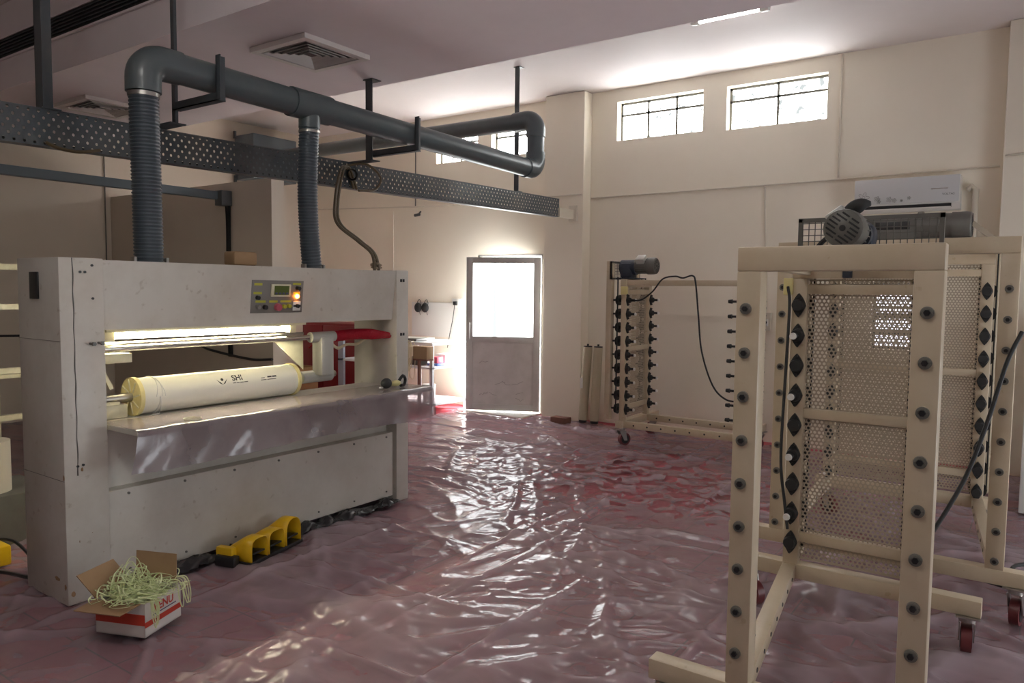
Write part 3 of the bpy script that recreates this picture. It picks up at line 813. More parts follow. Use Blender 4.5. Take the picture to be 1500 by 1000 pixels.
# fascia beam, front face raked back at the bottom
b = MB(); y0, y1 = 1.846, 3.864
b.prism([(-3.705, y0, 1.645), (-4.10, y0, 1.645), (-4.10, y0, 1.50), (-4.0, y0, 1.32), (-3.745, y0, 1.305)], (0, y1 - y0, 0))
b.build('fascia', M['machine'], mc, smooth=False)
MB().box((-4.1, y0, 0.05), (-3.74, y1, 0.505), 0.003).build('base_panel', M['machine'], mc, smooth=False)
MB().box((-3.742, y0, 0.05), (-3.72, y1 - 0.02, 0.505), 0.002).build('front_panel', M['machine'], mc, smooth=False)
b = MB()
for y in np.linspace(1.95, 3.78, 7):
    b.cyl((-3.72, y, 0.48), (-3.714, y, 0.48), 0.007, seg=8)
    b.cyl((-3.72, y, 0.09), (-3.714, y, 0.09), 0.006, seg=8)
b.build('panel_screws', M['motor'], mc)
MB().box((-3.95, y0, 0.505), (-3.80, y1, 0.80)).build('back_apron', M['machine'], mc, smooth=False)
# worktop shelf
MB().box((-4.02, 1.86, 0.812), (-3.46, 3.862, 0.838), 0.003).box((-3.70, 3.86, 0.812), (-3.46, 3.96, 0.838), 0.003).build('worktop', M['machine'], mc, smooth=False)
# details on the near column
MB().box((-3.985, 1.632, 1.455), (-3.895, 1.64, 1.585), 0.003).build('switch_plate', M['black'], mc)
b = MB()
for (y, z) in ((1.79, 1.617), (1.735, 1.585), (1.757, 1.585), (1.79, 1.46), (1.70, 0.665), (1.725, 0.668)):
    b.cyl((-3.70, y, z), (-3.694, y, z), 0.006, seg=8)
b.build('screw_holes', M['black'], mc)
for (y, z) in ((1.773, 1.245), (1.812, 1.247)):
    MB().cyl((-3.70, y, z), (-3.665, y, z), 0.006, seg=8).cyl((-3.668, y, z), (-3.655, y, z), 0.010, seg=6).build('bolt', M['motor'], mc)
b = MB()
zz = np.linspace(0.62, 1.65, 60)
b.tube([(-3.6995, 1.7015 + 0.0015 * math.sin(z_ * 37), z_) for z_ in zz], [0.0022 + 0.0016 * abs(math.sin(z_ * 23) * math.sin(z_ * 7.3)) for z_ in zz], 5).build('seam', M['motor'], mc)
b = MB()
for (y, z, w_, h_) in ((1.665, 0.055, 0.02, 0.03), (1.70, 0.30, 0.004, 0.012), (1.78, 0.14, 0.006, 0.004), (1.81, 0.22, 0.003, 0.003), (1.76, 0.33, 0.003, 0.003), (1.72, 0.645, 0.012, 0.02)):
    MB().ball((-3.6992, y, z), 1.0, (0.0012, w_ / 2, h_ / 2), 2, 0.2).build('paint_chip', M['card'], mc)
for (x, z, w_, h_) in ((-3.80, 0.115, 0.06, 0.018), (-3.72, 0.09, 0.02, 0.03), (-3.705, 0.62, 0.012, 0.03)):
    MB().ball((x, 1.6395, z), 1.0, (w_ / 2, 0.0012, h_ / 2), 2, 0.25).build('paint_chip', M['card'], mc)
MB().box((-4.131, 1.6385, 1.26), (-3.70, 1.641, 1.262)).box((-4.131, 1.6385, 0.60), (-3.70, 1.641, 0.602)).build('seam', M['motor'], mc, smooth=False)
b = MB()
for z in (1.58, 1.20): b.box((-3.70, 3.90, z - 0.01), (-3.695, 3.915, z + 0.01)).box((-3.70, 3.925, z - 0.01), (-3.695, 3.94, z + 0.01))
b.build('slots', M['black'], mc)
# tube lamp under the fascia
MB().box((-3.92, 1.90, 1.288), (-3.80, 3.15, 1.304), 0.003).build('lamp_housing', M['cream_metal'], mc)
for y in (1.94, 3.08): MB().box((-3.875, y - 0.03, 1.24), (-3.835, y + 0.02, 1.29), 0.004).build('lamp_holder', M['cream_metal'], mc)
MB().cyl((-3.852, 1.955, 1.265), (-3.852, 3.065, 1.265), 0.015, seg=14).build('lamp_tube', M['mtube'], mc)
# chrome tension rollers
MB().cyl((-3.85, 1.846, 1.202), (-3.85, 3.25, 1.202), 0.0165, seg=18).build('roller', M['chrome'], mc)
MB().cyl((-3.92, 1.846, 1.225), (-3.92, 3.22, 1.225), 0.010, seg=12).build('roller', M['steel'], mc)
b = MB().cyl((-3.85, 3.22, 1.202), (-3.85, 3.42, 1.202), 0.034, seg=18).box((-3.90, 3.275, 0.95), (-3.80, 3.38, 1.20), 0.012)
b.build('arm', M['greypaint'], mc)
MB().cyl((-3.9, 3.18, 0.94), (-3.9, 3.43, 0.94), 0.040, seg=18).build('chuck', M['greypaint'], mc)
MB().cyl((-3.9, 3.43, 0.945), (-3.9, 3.47, 0.945), 0.030, 0.02, seg=18).build('chuck_nose', M['steel'], mc)
b = MB().cyl((-3.9, 1.846, 0.938), (-3.9, 2.11, 0.938), 0.023, seg=16)
b.build('shaft', M['steel'], mc)
MB().cyl((-3.9, 3.09, 0.938), (-3.9, 3.19, 0.938), 0.016, seg=14).build('shaft', M['chrome'], mc)
# cream brackets on both sides
MB().box((-3.97, 1.90, 1.125), (-3.86, 2.06, 1.172), 0.003).build('bracket', M['cream_metal'], mc)
b = MB().bar((-3.93, 1.925, 1.125), (-3.93, 1.925, 0.98), 0.02, 0.02).bar((-3.96, 2.045, 1.125), (-3.96, 2.045, 0.99), 0.012, 0.012).bar((-3.935, 1.93, 1.11), (-3.935, 1.985, 0.985), 0.014, 0.02)
b.build('bracket_legs', M['cream_metal'], mc, smooth=False)
MB().box((-4.0, 1.847, 0.84), (-3.86, 2.03, 0.91), 0.004).box((-3.97, 1.847, 0.91), (-3.86, 1.99, 0.925)).build('bearing_block', M['cream_metal'], mc)
MB().prism([(-3.99, 3.02, 1.20), (-3.99, 3.28, 1.20), (-3.99, 3.28, 0.98)], (-0.006, 0, 0)).build('gusset', M['cream_metal'], mc, smooth=False)
# red coiled hose and its cream lead
pts = []; 
for i in range(620):
    s = i / 619; a = s * 2 * PI * 44
    c = Vector((-3.87 + 0.10 * s * s, 3.42 + 0.437 * s, 1.197 - 0.004 * s + 0.012 * math.sin(PI * s)))
    pts.append(c + Vector((math.cos(a), 0, math.sin(a))) * (0.034 if s < 0.72 else 0.034 - 0.016 * (s - 0.72) / 0.28))
MB().tube(pts, 0.0055, 5).build('coil_hose', M['redhose'], mc)
MB().tube(smooth_path([(-3.87, 3.43, 1.20), (-3.86, 3.55, 1.205), (-3.83, 3.7, 1.203), (-3.77, 3.862, 1.193)], 10), 0.02, 10).build('coil_core', M['redhose'], mc)
MB().tube(smooth_path([(-3.85, 3.38, 1.17), (-3.86, 3.46, 1.12), (-3.9, 3.58, 1.135), (-3.93, 3.7, 1.13), (-3.93, 3.78, 1.16), (-3.92, 3.864, 1.175)], 10), 0.010, 8).build('air_lead', M['cablecream'], mc)
# clips around the hoses on the machine top
b = MB()
for (y, r) in ((yA + 0.01, 0.088), (3.285, 0.077)):
    for s in (-1, 1): b.box((-3.91, y + s * r - 0.008, 1.645), (-3.87, y + s * r + 0.008, 1.675), 0.002)
b.build('hose_clips', M['steel'], mc)
# control panel on the raked fascia
cp = link('control_panel', None, mc)
th = math.atan2(0.04, 0.34)
cp.location = (-3.7285, 2.875, 1.468); cp.rotation_euler = (0, th, 0)
def cpb(y0, z0, y1, z1, x0=0.0, x1=0.004, bev=0.0): return MB().box((x0, y0, z0), (x1, y1, z1), bev)
cpb(-0.185, -0.097, 0.185, 0.097, 0.0, 0.006, 0.001).build('plate', M['panelgrey'], cp)
o = cpb(-0.055, 0.0, 0.085, 0.075, 0.006, 0.016, 0.003).build('display_bezel', M['cream_metal'], cp)
o = cpb(-0.035, 0.012, 0.07, 0.066, 0.016, 0.018).build('display', M['lcd'], cp)
b = MB()
for k in range(4): b.box((0.018, -0.03 + 0.026 * k, 0.016), (0.020, -0.014 + 0.026 * k, 0.026), 0.001)
b.build('display_keys', M['blueprint'], cp)
for (y0, z0, y1, z1) in ((-0.17, 0.066, -0.115, 0.080), (-0.172, 0.014, -0.115, 0.028), (-0.155, -0.035, -0.085, -0.022), (-0.06, -0.035, 0.0, -0.022), (0.02, -0.034, 0.10, -0.022), (0.105, 0.072, 0.165, 0.084), (0.11, 0.018, 0.16, 0.030)):
    cpb(y0, z0, y1, z1, 0.006, 0.0068).build('label_strip', M['lime'], cp, smooth=False)
def btn(y, z, r, mat, name, L=0.018): return MB().cyl((0.006, y, z), (0.006 + L, y, z), r, r * 0.9, seg=16).build(name, M[mat], cp)
btn(-0.145, -0.005, 0.013, 'black', 'knob'); btn(0.138, 0.052, 0.014, 'black', 'knob', 0.025)
btn(-0.137, -0.06, 0.013, 'steel', 'key_switch'); btn(-0.09, -0.062, 0.015, 'black', 'selector')
btn(0.0, -0.062, 0.023, 'pinkred', 'stop_button', 0.022); btn(0.045, -0.058, 0.013, 'lime', 'start_button'); btn(0.08, -0.056, 0.013, 'lime', 'start_button')
MB().ball((0.012, 0.138, 0.003), 0.014, (0.8, 1, 1)).build('pilot_light', M['lampon'], cp)
cpb(0.112, -0.085, 0.168, -0.028, 0.006, 0.012, 0.002).build('rotary_switch', M['white'], cp)
MB().box((0.012, 0.113, -0.062), (0.014, 0.167, -0.05)).cyl((0.012, 0.14, -0.056), (0.028, 0.14, -0.056), 0.012, seg=12).build('rotary_handle', M['black'], cp)

# loose things on the machine
t = thing('membrane_roll', 'white wrapped membrane element mounted on the machine shaft under the lamp', 'roll', (-3.9, 2.07, 0.938))
n = 40
b = MB(); rr = 0.097
b.tube([(0, 0.02, 0), (0, 0.06, 0), (0, 0.98, 0), (0, 1.02, 0)], [rr * 0.985, rr, rr, rr * 0.985], 40, caps=True).build('wrap', M['roll'], t)
for (ya, yb_) in ((0.0, 0.022), (1.018, 1.04)):
    MB().cyl((0, ya, 0), (0, yb_, 0), 0.103, seg=40).build('end_cap', M['rollend'], t)
b = MB()
for k in range(8):
    a = 2 * PI * k / 8
    b.bar((0.03 * math.cos(a), -0.002, 0.03 * math.sin(a)), (0.092 * math.cos(a + 0.2), -0.002, 0.092 * math.sin(a + 0.2)), 0.006, 0.008, (0, 1, 0))
b.build('cap_spokes', M['cream_metal'], t)
b = MB()
for k in range(3):
    b.tube([((rr + 0.0025) * math.cos(a), 0.085 + 0.016 * k + 0.02 * math.sin(a * 1.3 + k), (rr + 0.0025) * math.sin(a)) for a in np.linspace(0, 2 * PI, 40)], 0.0022, 5)
for k in range(4):
    b.tube(smooth_path([(0.05, 0.10 + 0.008 * k, -0.085), (0.06, 0.085 + 0.012 * k, -0.094), (0.075, 0.07 + 0.01 * k, -0.097), (0.10, 0.06 + 0.012 * k, -0.0975)], 6), 0.0022, 5)
b.build('tie_strings', M['white'], t)
def rollmap(yc, ang0):
    def f(x, y, z):
        a = ang0 + y / rr
        return ((rr + 0.0012 + z) * math.cos(a), yc + x, (rr + 0.0012 + z) * math.sin(a))
    return f
A0 = R(33)
text_mesh('SHI', 0.05, 'print', M['ink'], t, rollmap(0.585, A0 + 0.02), 0.0003, bold=True)
# lines of print too fine to read
def strokes(name, yc, ang, spans, h):
    b = MB(); fm_ = rollmap(yc, ang)
    for (x0, x1, dy) in spans:
        q = [Vector(fm_(x, y, 0.0002)) for x, y in ((x0, dy - h / 2), (x1, dy - h / 2), (x1, dy + h / 2), (x0, dy + h / 2))]
        b.bm.faces.new([b.bm.verts.new(p) for p in q])
    o = b.build(name, M['ink'], t, smooth=False); md = o.modifiers.new('thick', 'SOLIDIFY'); md.thickness = 0.0004
strokes('fine_print', 0.60, A0 - 0.28, [(-0.05, -0.03, 0), (-0.026, -0.008, 0), (-0.004, 0.02, 0), (0.024, 0.05, 0)], 0.004)
strokes('fine_print', 0.79, A0 - 0.24, [(-0.05, -0.01, -0.004), (-0.005, 0.06, -0.004), (-0.045, -0.02, 0.008)], 0.004)
strokes('fine_print', 0.82, A0 - 0.12, [(-0.03, 0.0, 0), (0.004, 0.035, 0)], 0.009)
# little bird-like mark of two wings and a drop
b = MB(); fm = rollmap(0.485, A0 - 0.12)
for sgn in (-1, 1):
    pp = [(0, -0.018), (sgn * 0.012, -0.006), (sgn * 0.034, 0.014), (sgn * 0.016, -0.012)]
    q = [Vector(fm(x, y, 0)) for x, y in pp]
    b.bm.faces.new([b.bm.verts.new(p) for p in q])
q = [Vector(fm(0.009 * math.cos(a), 0.012 + 0.009 * math.sin(a), 0)) for a in np.linspace(0, 2 * PI, 10)[:-1]]
b.bm.faces.new([b.bm.verts.new(p) for p in q])
o = b.build('logo_mark', M['ink'], t, smooth=False)
md = o.modifiers.new('thick', 'SOLIDIFY'); md.thickness = 0.0005

# film hung over the worktop
V = []; F = []; nu, nv = 70, 16
for i in range(nu + 1):
    for j in range(nv + 1):
        u = i / nu; yv = 1.86 + (3.965 - 1.86) * u
        s = j / nv
        if s < 0.4:
            q = s / 0.4; x = -3.80 + (0.355) * q; z = 0.8405 + 0.0015 * math.sin(u * 50 + q * 3) + 0.001
        else:
            q = (s - 0.4) / 0.6; x = -3.445 + 0.012 * math.sin(u * 23) * q + 0.008 * math.sin(u * 57 + q * 4) * q + 0.018 * q; z = 0.842 - q * (0.20 + 0.008 * math.sin(u * 9))
            yv += (-0.045 * (1 - u) + 0.03 * u) * q
        V.append((x, yv, z))
for i in range(nu):
    for j in range(nv):
        a = i * (nv + 1) + j; F.append((a, a + 1, a + nv + 2, a + nv + 1))
me = raw_mesh('plastic_cover', V, F, M['tablefilm']); me.polygons.foreach_set('use_smooth', [True] * len(me.polygons))
o = link('plastic_cover', me); tag(o, 'clear plastic film hanging over the front edge of the machine worktop', 'plastic cover')
b = MB()
o = tag(MB().tube([(-3.49, 2.165 + 0.045 * math.cos(a), 0.849) if k == 0 else (-3.49 + 0.03 * math.sin(a), 2.165 + 0.045 * math.cos(a), 0.849 + 0.0005 * a) for k, a in enumerate(np.linspace(0, 18, 60))], 0.003, 5).build('tape_ring', M['cream_metal']), 'flat pale ring of string lying on the worktop below the roll', 'string')
# pieces left on the worktop by the far column
t = thing('respirator_mask', 'black and pale half-mask lying on the worktop by the far column', 'mask', (-3.60, 3.66, 0.846))
b = MB().ball((0, 0.0, 0.035), 0.04, (0.8, 1.1, 0.9), 3); b.build('facepiece', M['rubber'], t)
MB().ball((0.0, 0.09, 0.028), 0.03, (0.8, 1.6, 0.7), 2, 0.08).build('filter', M['paleyellow'], t)
MB().tube(smooth_path([(0, 0.12, 0.04), (0.01, 0.15, 0.075), (0, 0.185, 0.05), (0, 0.175, 0.012), (0.01, 0.13, 0.01)], 8), 0.011, 8).build('strap', M['black'], t)
MB().ball((0.0, -0.05, 0.01), 0.012, (1, 1.5, 0.7), 2).build('strap_end', M['white'], t)
o = tag(MB().box((-4.03, 2.72, 1.653), (-3.92, 2.88, 1.735), 0.012).build('cardboard_bundle', M['card']), 'brown cardboard bundle on top of the machine between the hoses', 'cardboard')
b = MB()
for k in range(14):
    b.ball((-3.96 + random.uniform(-0.03, 0.03), 4.0 - 0.07 + random.uniform(-0.05, 0.05), 1.668 + abs(random.gauss(0, 0.022))), random.uniform(0.012, 0.022), (1.2, 1.4, 0.7), 1, 0.25)
o = tag(b.build('crumpled_rag', M['tuft']), 'small crumpled brown rag on the machine top at its far end', 'rag')
# black polythene pushed under the machine
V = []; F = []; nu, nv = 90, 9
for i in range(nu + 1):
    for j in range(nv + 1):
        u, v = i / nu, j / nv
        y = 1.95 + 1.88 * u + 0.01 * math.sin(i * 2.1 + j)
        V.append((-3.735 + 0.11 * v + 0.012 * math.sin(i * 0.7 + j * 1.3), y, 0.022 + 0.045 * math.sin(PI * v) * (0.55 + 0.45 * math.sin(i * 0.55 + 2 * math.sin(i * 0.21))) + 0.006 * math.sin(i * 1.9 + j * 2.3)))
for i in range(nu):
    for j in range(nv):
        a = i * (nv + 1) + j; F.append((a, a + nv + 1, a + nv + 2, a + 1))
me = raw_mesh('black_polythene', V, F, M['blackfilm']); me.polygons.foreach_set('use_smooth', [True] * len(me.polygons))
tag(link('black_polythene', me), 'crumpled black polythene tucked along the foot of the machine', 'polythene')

# ---------------------------------------------------------------- triple foot pedal
t = thing('foot_pedal', 'yellow triple foot pedal switch on the sheeting before the machine', 'foot pedal', (-3.42, 2.444, 0.010), R(14))
MB().box((-0.20, 0.0, 0.0), (0.0, 0.46, 0.022), 0.004).build('base_plate', M['black'], t)
def hood(y, h, tall):
    o = link('pedal_hood', None, t)
    wv = 0.135; b = MB(); n = 10
    def ring(x, hh):
        P = [(x, y, 0.022)]
        for i in range(n + 1):
            a = PI - PI * i / n
            P.append((x, y + wv / 2 + wv / 2 * (abs(math.cos(a)) ** (0.55 if not tall else 0.8)) * (1 if math.cos(a) > 0 else -1), 0.022 + hh * 0.45 + hh * 0.55 * math.sin(a) ** (0.6 if not tall else 0.85)))
        P.append((x, y + wv, 0.022)); return P
    r0 = ring(0.0, h); r1 = ring(-0.08, h * 0.99); r2 = ring(-0.165, h * 0.55)
    rows = [r0, r1, r2]
    vv = [[b.bm.verts.new(p) for p in r] for r in rows]
    for a, c in zip(vv[:-1], vv[1:]):
        for i in range(len(a) - 1): b.bm.faces.new((a[i], a[i + 1], c[i + 1], c[i]))
    b.bm.faces.new(vv[-1])
    me = b.mesh('hood', M['yellow'])
    hd = link('hood', me, t); md = hd.modifiers.new('thick', 'SOLIDIFY'); md.thickness = 0.005
    bpy.data.objects.remove(o)
    pd_ = MB().box((-0.14, y + 0.02, 0.05), (-0.005, y + wv - 0.02, 0.06), 0.002, Matrix.Rotation(R(-6), 3, 'Y')).build('pedal', M['black'], t)
for y, h, tl_ in ((0.01, 0.125, False), (0.155, 0.125, False), (0.305, 0.150, True)): hood(y, h, tl_)
MB().box((-0.21, -0.03, 0.022), (-0.10, 0.012, 0.10), 0.008).build('end_block', M['yellow'], t)
MB().box((-0.20, -0.05, 0.0), (-0.07, 0.0, 0.06), 0.008).build('junction_block', M['black'], t)

# ---------------------------------------------------------------- carton of straps
P0 = Vector((-3.056, 1.658)); e1 = Vector((-0.226, -0.088)); e2 = Vector((-0.088, 0.216))
ang = math.atan2(e2.y, e2.x)
t = thing('carton', 'open white and red carton full of pale green strapping by the machine', 'carton', (P0.x, P0.y, 0.022), ang)
wl, wd_, hh = 0.235, 0.245, 0.148    # along local x (right face), along local y (left face)
tk = 0.004
b = MB().box((0, 0, 0), (wl, wd_, tk)).box((0, 0, 0), (wl, tk, hh)).box((0, wd_ - tk, 0), (wl, wd_, hh)).box((0, 0, 0), (tk, wd_, hh)).box((wl - tk, 0, 0), (wl, wd_, hh))
b.build('body', M['cardwhite'], t, smooth=False)
MB().box((-0.0012, 0.0, 0.052), (0.0, wd_, 0.10)).build('red_band', M['redprint'], t, smooth=False)
MB().box((0.0, -0.0012, 0.042), (wl, 0.0, 0.066)).build('red_band', M['redprint'], t, smooth=False)
MB().box((0.05, -0.0014, 0.079), (0.20, 0.0, 0.083)).build('blue_line', M['blueprint'], t, smooth=False)
text_mesh('VENU', 0.05, 'print', M['redprint'], t, lambda x, y, z: (0.12 + x, -0.0008 - z, 0.107 + y), 0.0004, bold=True)
# flaps: front-left folded down and out, rear ones standing
def flap(p, q, out, L, name='flap'):
    p, q, out = Vector(p), Vector(q), Vector(out).normalized() * L
    nrm = (q - p).cross(out).normalized() * 0.004
    MB().prism([p, q, q + out, p + out], nrm).build(name, M['card'], t, smooth=False)
flap((0, wd_, hh), (0, 0.02, hh), (-1, 0.25, -0.15), 0.10)
flap((0, wd_, hh), (wl * 0.9, wd_, hh), (-0.35, 0.55, 1.0), 0.13)
flap((wl, wd_ * 0.95, hh), (wl, 0.02, hh), (0.25, 0.15, 1.0), 0.13)
tb = thing('strapping_tangle', 'tangle of pale green plastic strapping spilling out of the carton', 'strapping', (P0.x, P0.y, 0.022), ang)
random.seed(21)
b = MB()
def ribbon(b, pts, wdt=0.006):
    pts = [Vector(p) for p in pts]; prev = None
    for k in range(len(pts)):
        d = (pts[min(k + 1, len(pts) - 1)] - pts[max(k - 1, 0)]); d = d.normalized() if d.length > 1e-6 else Vector((1, 0, 0))
        s = d.cross(Vector((math.sin(k * 0.2), 0.3, 1))).normalized() * wdt / 2; nn = d.cross(s).normalized() * 0.0006
        cur = [b.bm.verts.new(pts[k] + s + nn), b.bm.verts.new(pts[k] - s + nn), b.bm.verts.new(pts[k] - s - nn), b.bm.verts.new(pts[k] + s - nn)]
        if prev:
            for i in range(4): b.bm.faces.new((prev[i], prev[(i + 1) % 4], cur[(i + 1) % 4], cur[i]))
        prev = cur
for k in range(230):
    c = Vector((random.uniform(0.0, wl - 0.02), random.uniform(0.0, wd_ - 0.02), random.uniform(0.10, 0.190)))
    ra, rb = random.uniform(0.03, 0.10), random.uniform(0.03, 0.09)
    n1 = Vector((random.gauss(0, 1), random.gauss(0, 1), random.gauss(0, 0.45))).normalized(); n2 = n1.cross(Vector((0.3, 0.2, 1))).normalized()
    a0 = random.uniform(0, 6.28); a1 = a0 + random.uniform(2.5, 7)
    pts = []
    for a in np.linspace(a0, a1, 22):
        p = c + n1 * ra * math.cos(a) + n2 * rb * math.sin(a)
        p.z = max(p.z, 0.012)
        if p.z < hh:
            p.x = min(max(p.x, 0.008), wl - 0.008); p.y = min(max(p.y, 0.008), wd_ - 0.008)
        pts.append(p)
    ribbon(b, pts, random.uniform(0.004, 0.007))
for k in range(9):   # big loops standing up at the back
    x = random.uniform(0.06, 0.22); y = random.uniform(0.10, 0.22); h = random.uniform(0.09, 0.15); ww = random.uniform(0.03, 0.06)
    ribbon(b, [(x + ww * math.cos(a) , y - 0.02 * math.cos(a), 0.13 + h * math.sin(a)) for a in np.linspace(0, PI, 18)], 0.005)
for k in range(7):   # loops spilling over the front and right edges
    x = random.uniform(0.0, 0.06) if k < 4 else random.uniform(0.18, 0.24); dz = random.uniform(0.05, 0.12)
    ribbon(b, smooth_path([(x + 0.03, 0.05, 0.165), (x + 0.02, -0.005, 0.165), (x + 0.01, -0.025, 0.15 - dz * 0.5), (x + 0.025, -0.03, 0.15 - dz), (x + 0.04, -0.025, 0.15 - dz * 0.5), (x + 0.045, 0.0, 0.165), (x + 0.05, 0.06, 0.16)], 5), 0.005)
b.build('straps', M['bandgreen'], tb)

# ---------------------------------------------------------------- element racks
def make_fan_cover(parent, c, ax, r, L):
    """fan cover: cup with slotted end facing ax"""
    c, ax = Vector(c), Vector(ax)
    MB().tube([c, c + ax * L * 0.7, c + ax * L * 0.93, c + ax * L], [r, r, r * 0.95, r * 0.85], 24).build('fan_cover', M['motor'], parent)
    a = Vector((0, 0, 1)); sdv = ax.cross(a).normalized()
    b = MB(); e = c + ax * (L + 0.0005)
    q = (sdv * 0.8 + a * 0.6).normalized(); p = ax.cross(q)
    for side in (-1, 1):
        for k in range(-3, 4):
            off = k * r * 0.21; ext = math.sqrt(max((r * 0.80) ** 2 - off ** 2, 0)); i0 = r * 0.28 if abs(off) < r * 0.28 else r * 0.06
            if ext - i0 > r * 0.1: b.bar(e + p * off + q * side * i0, e + p * off + q * side * ext, r * 0.09, 0.003, ax)
    b.cyl(e - ax * 0.001, e + ax * 0.002, r * 0.16, seg=12)
    b.build('vent_slots', M['black'], parent)

def caster(parent, x, y, ztop, rot, r=0.062):
    c = link('caster', None, parent); c.location = (x, y, 0); c.rotation_euler = (0, 0, rot)
    b = MB().box((-0.05, -0.045, ztop - 0.008), (0.05, 0.045, ztop), 0.002).cyl((0, 0, ztop - 0.03), (0, 0, ztop - 0.006), 0.032, seg=14)
    for s in (-1, 1): b.prism([(-0.035, s * 0.03, ztop - 0.03), (0.035, s * 0.03, ztop - 0.03), (0.055, s * 0.03, r - 0.012), (0.02, s * 0.03, r - 0.012)], (0, -s * 0.004, 0))
    b.build('fork', M['steel'], c)
    MB().cyl((0.035, -0.02, r), (0.035, 0.02, r), r, seg=26).build('tread', M['wheel'], c)
    MB().cyl((0.035, -0.022, r), (0.035, 0.022, r), r * 0.72, seg=20).build('hub', M['black'], c)

_plates = {}
def make_rack(label, loc, rz, Wd, gap, n, zr0, s, top, base, skew, guard_top, out, Wdrive=None, pitch=0.02, white=None, motor='axial', group='element racks', tall=False):
    """local frame: x across, y from the idle end to the drive end"""
    t = thing('element_rack', label, 'rack', loc, rz, group)
    Wq = Wdrive or Wd; pw = 0.075; bw = 0.068; b0, b1 = base
    ydr = gap; dx = skew
    for x in (0, Wd - pw): MB().box((x, 0, b1), (x + pw, 0.07, top - 0.075), 0.004).build('post', M['rack'], t)
    MB().box((0, 0, top - 0.075), (Wd, 0.07, top), 0.004).build('top_beam', M['rack'], t)
    for x in (dx, dx + Wq - bw): MB().box((x, ydr, b1), (x + bw, ydr + 0.05, top - 0.075), 0.003).build('post', M['rack'], t)
    MB().box((dx, ydr, top - 0.075), (dx + Wq, ydr + 0.06, top), 0.003).build('top_beam', M['rack'], t)
    for x in (0.02, Wd - 0.065):
        MB().bar((x + 0.022, 0.07, top - 0.035), (x + 0.022 + dx * (1 if x < 0.1 else 1) * 0.9, ydr, top - 0.035), 0.045, 0.05, bev=0.003).build('top_rail', M['rack'], t)
    # outer drive frame
    yo = ydr + 0.15
    for x in (dx - 0.02, dx + Wq - bw + 0.02): MB().box((x, yo, b1), (x + bw, yo + 0.055, guard_top if tall else top - 0.005), 0.003).build('drive_post', M['rack'], t)
    MB().box((dx - 0.02, yo, guard_top - 0.02), (dx + Wq + 0.02, yo + 0.02, guard_top)).box((dx - 0.02, yo, top - 0.004), (dx + Wq + 0.02, yo + 0.02, top + 0.012)).box((dx - 0.02, yo, top), (dx - 0.002, yo + 0.02, guard_top)).box((dx + Wq + 0.002, yo, top), (dx + Wq + 0.02, yo + 0.02, guard_top)).build('guard_frame', M['motor'], t, smooth=False)
    b = MB(); k = 0
    for x in np.arange(dx, dx + Wq + 0.01, 0.028): b.bar((x, yo + 0.004, top), (x, yo + 0.004, guard_top), 0.0038, 0.0038, (0, 1, 0))
    for z in np.arange(top + 0.02, guard_top, 0.028): b.bar((dx - 0.02, yo + 0.004, z), (dx + Wq + 0.02, yo + 0.004, z), 0.0038, 0.0038)
    b.build('guard_mesh', M['motor'], t, smooth=False)
    # base
    MB().box((-out[0], 0.0, b0), (Wd + out[1], 0.07, b1), 0.004).build('base_bar', M['rack'], t)
    MB().box((dx - out[2], ydr, b0), (dx + Wq + out[3], ydr + 0.07, b1), 0.004).build('base_bar', M['rack'], t)
    for x0_, x1_ in ((0.03, dx + 0.03), (Wd - 0.03, dx + Wq - 0.03)):
        MB().bar((x0_, 0.07, (b0 + b1) / 2), (x1_, ydr, (b0 + b1) / 2), 0.06, b1 - b0 - 0.006, bev=0.003).build('base_rail', M['rack'], t)
        me = None
        for q in np.linspace(0.12, 0.9, 7):
            c = Vector((x0_, 0.07, (b0 + b1) / 2)).lerp(Vector((x1_, ydr, (b0 + b1) / 2)), q)
            me = me or MB().cyl((-0.0325, 0, 0), (0.0325, 0, 0), 0.009, seg=8).mesh('rail_hole_disc', M['black'])  # dark discs standing in for the holes in the rail
            o = link('rail_hole_disc', me, t); o.location = c
    # plate with cross bars
    pz0, pz1 = b1 + 0.02, top - 0.078
    key = (round(Wq, 3), round(pz1 - pz0, 3), pitch)
    if key not in _plates:
        V, F = hex_plate(Wq - 2 * bw + 0.02, pz1 - pz0, pitch, pitch * 0.37)
        _plates[key] = raw_mesh('perforated_plate', V, F, M['rackplate'])
    o = link('perforated_plate', _plates[key], t); o.location = (dx + bw - 0.01, ydr + 0.032, pz0)
    md = o.modifiers.new('thick', 'SOLIDIFY'); md.thickness = 0.0015
    for zf in (0.965, 0.53, 0.085):
        zc = pz0 + (pz1 - pz0) * zf
        MB().box((dx + bw, ydr + 0.002, zc - 0.022), (dx + Wq - bw, ydr + 0.028, zc + 0.022), 0.002).build('cross_bar', M['rack'], t)
    # bolts and idle spindles
    bolt = MB().tube([(0, 0, 0), (0, -0.008, 0), (0, -0.010, 0), (0, -0.004, 0)], [0.018, 0.0175, 0.0145, 0.0135], 18).mesh('bolt', M['boltgrey'])
    core = MB().cyl((0, -0.002, 0), (0, -0.016, 0), 0.0105, 0.009, seg=6).mesh('nut', M['black'])
    spin = MB().cyl((0, 0.07, 0), (0, 0.082, 0), 0.026, seg=14).cyl((0, 0.082, 0), (0, 0.13, 0), 0.011, seg=10).cyl((0, 0.13, 0), (0, 0.165, 0), 0.02, 0.016, seg=12).mesh('idle_spindle', M['rubber'])
    # diamond flange bearing
    b = MB()
    pts = []
    for a in np.linspace(0, 2 * PI, 24, endpoint=False):
        cz, cx = math.sin(a), math.cos(a)
        rz_ = 1.0 / ((abs(cx) / 0.031) ** 1.25 + (abs(cz) / 0.055) ** 1.25) ** (1 / 1.25)
        pts.append((cx * rz_, 0, cz * rz_))
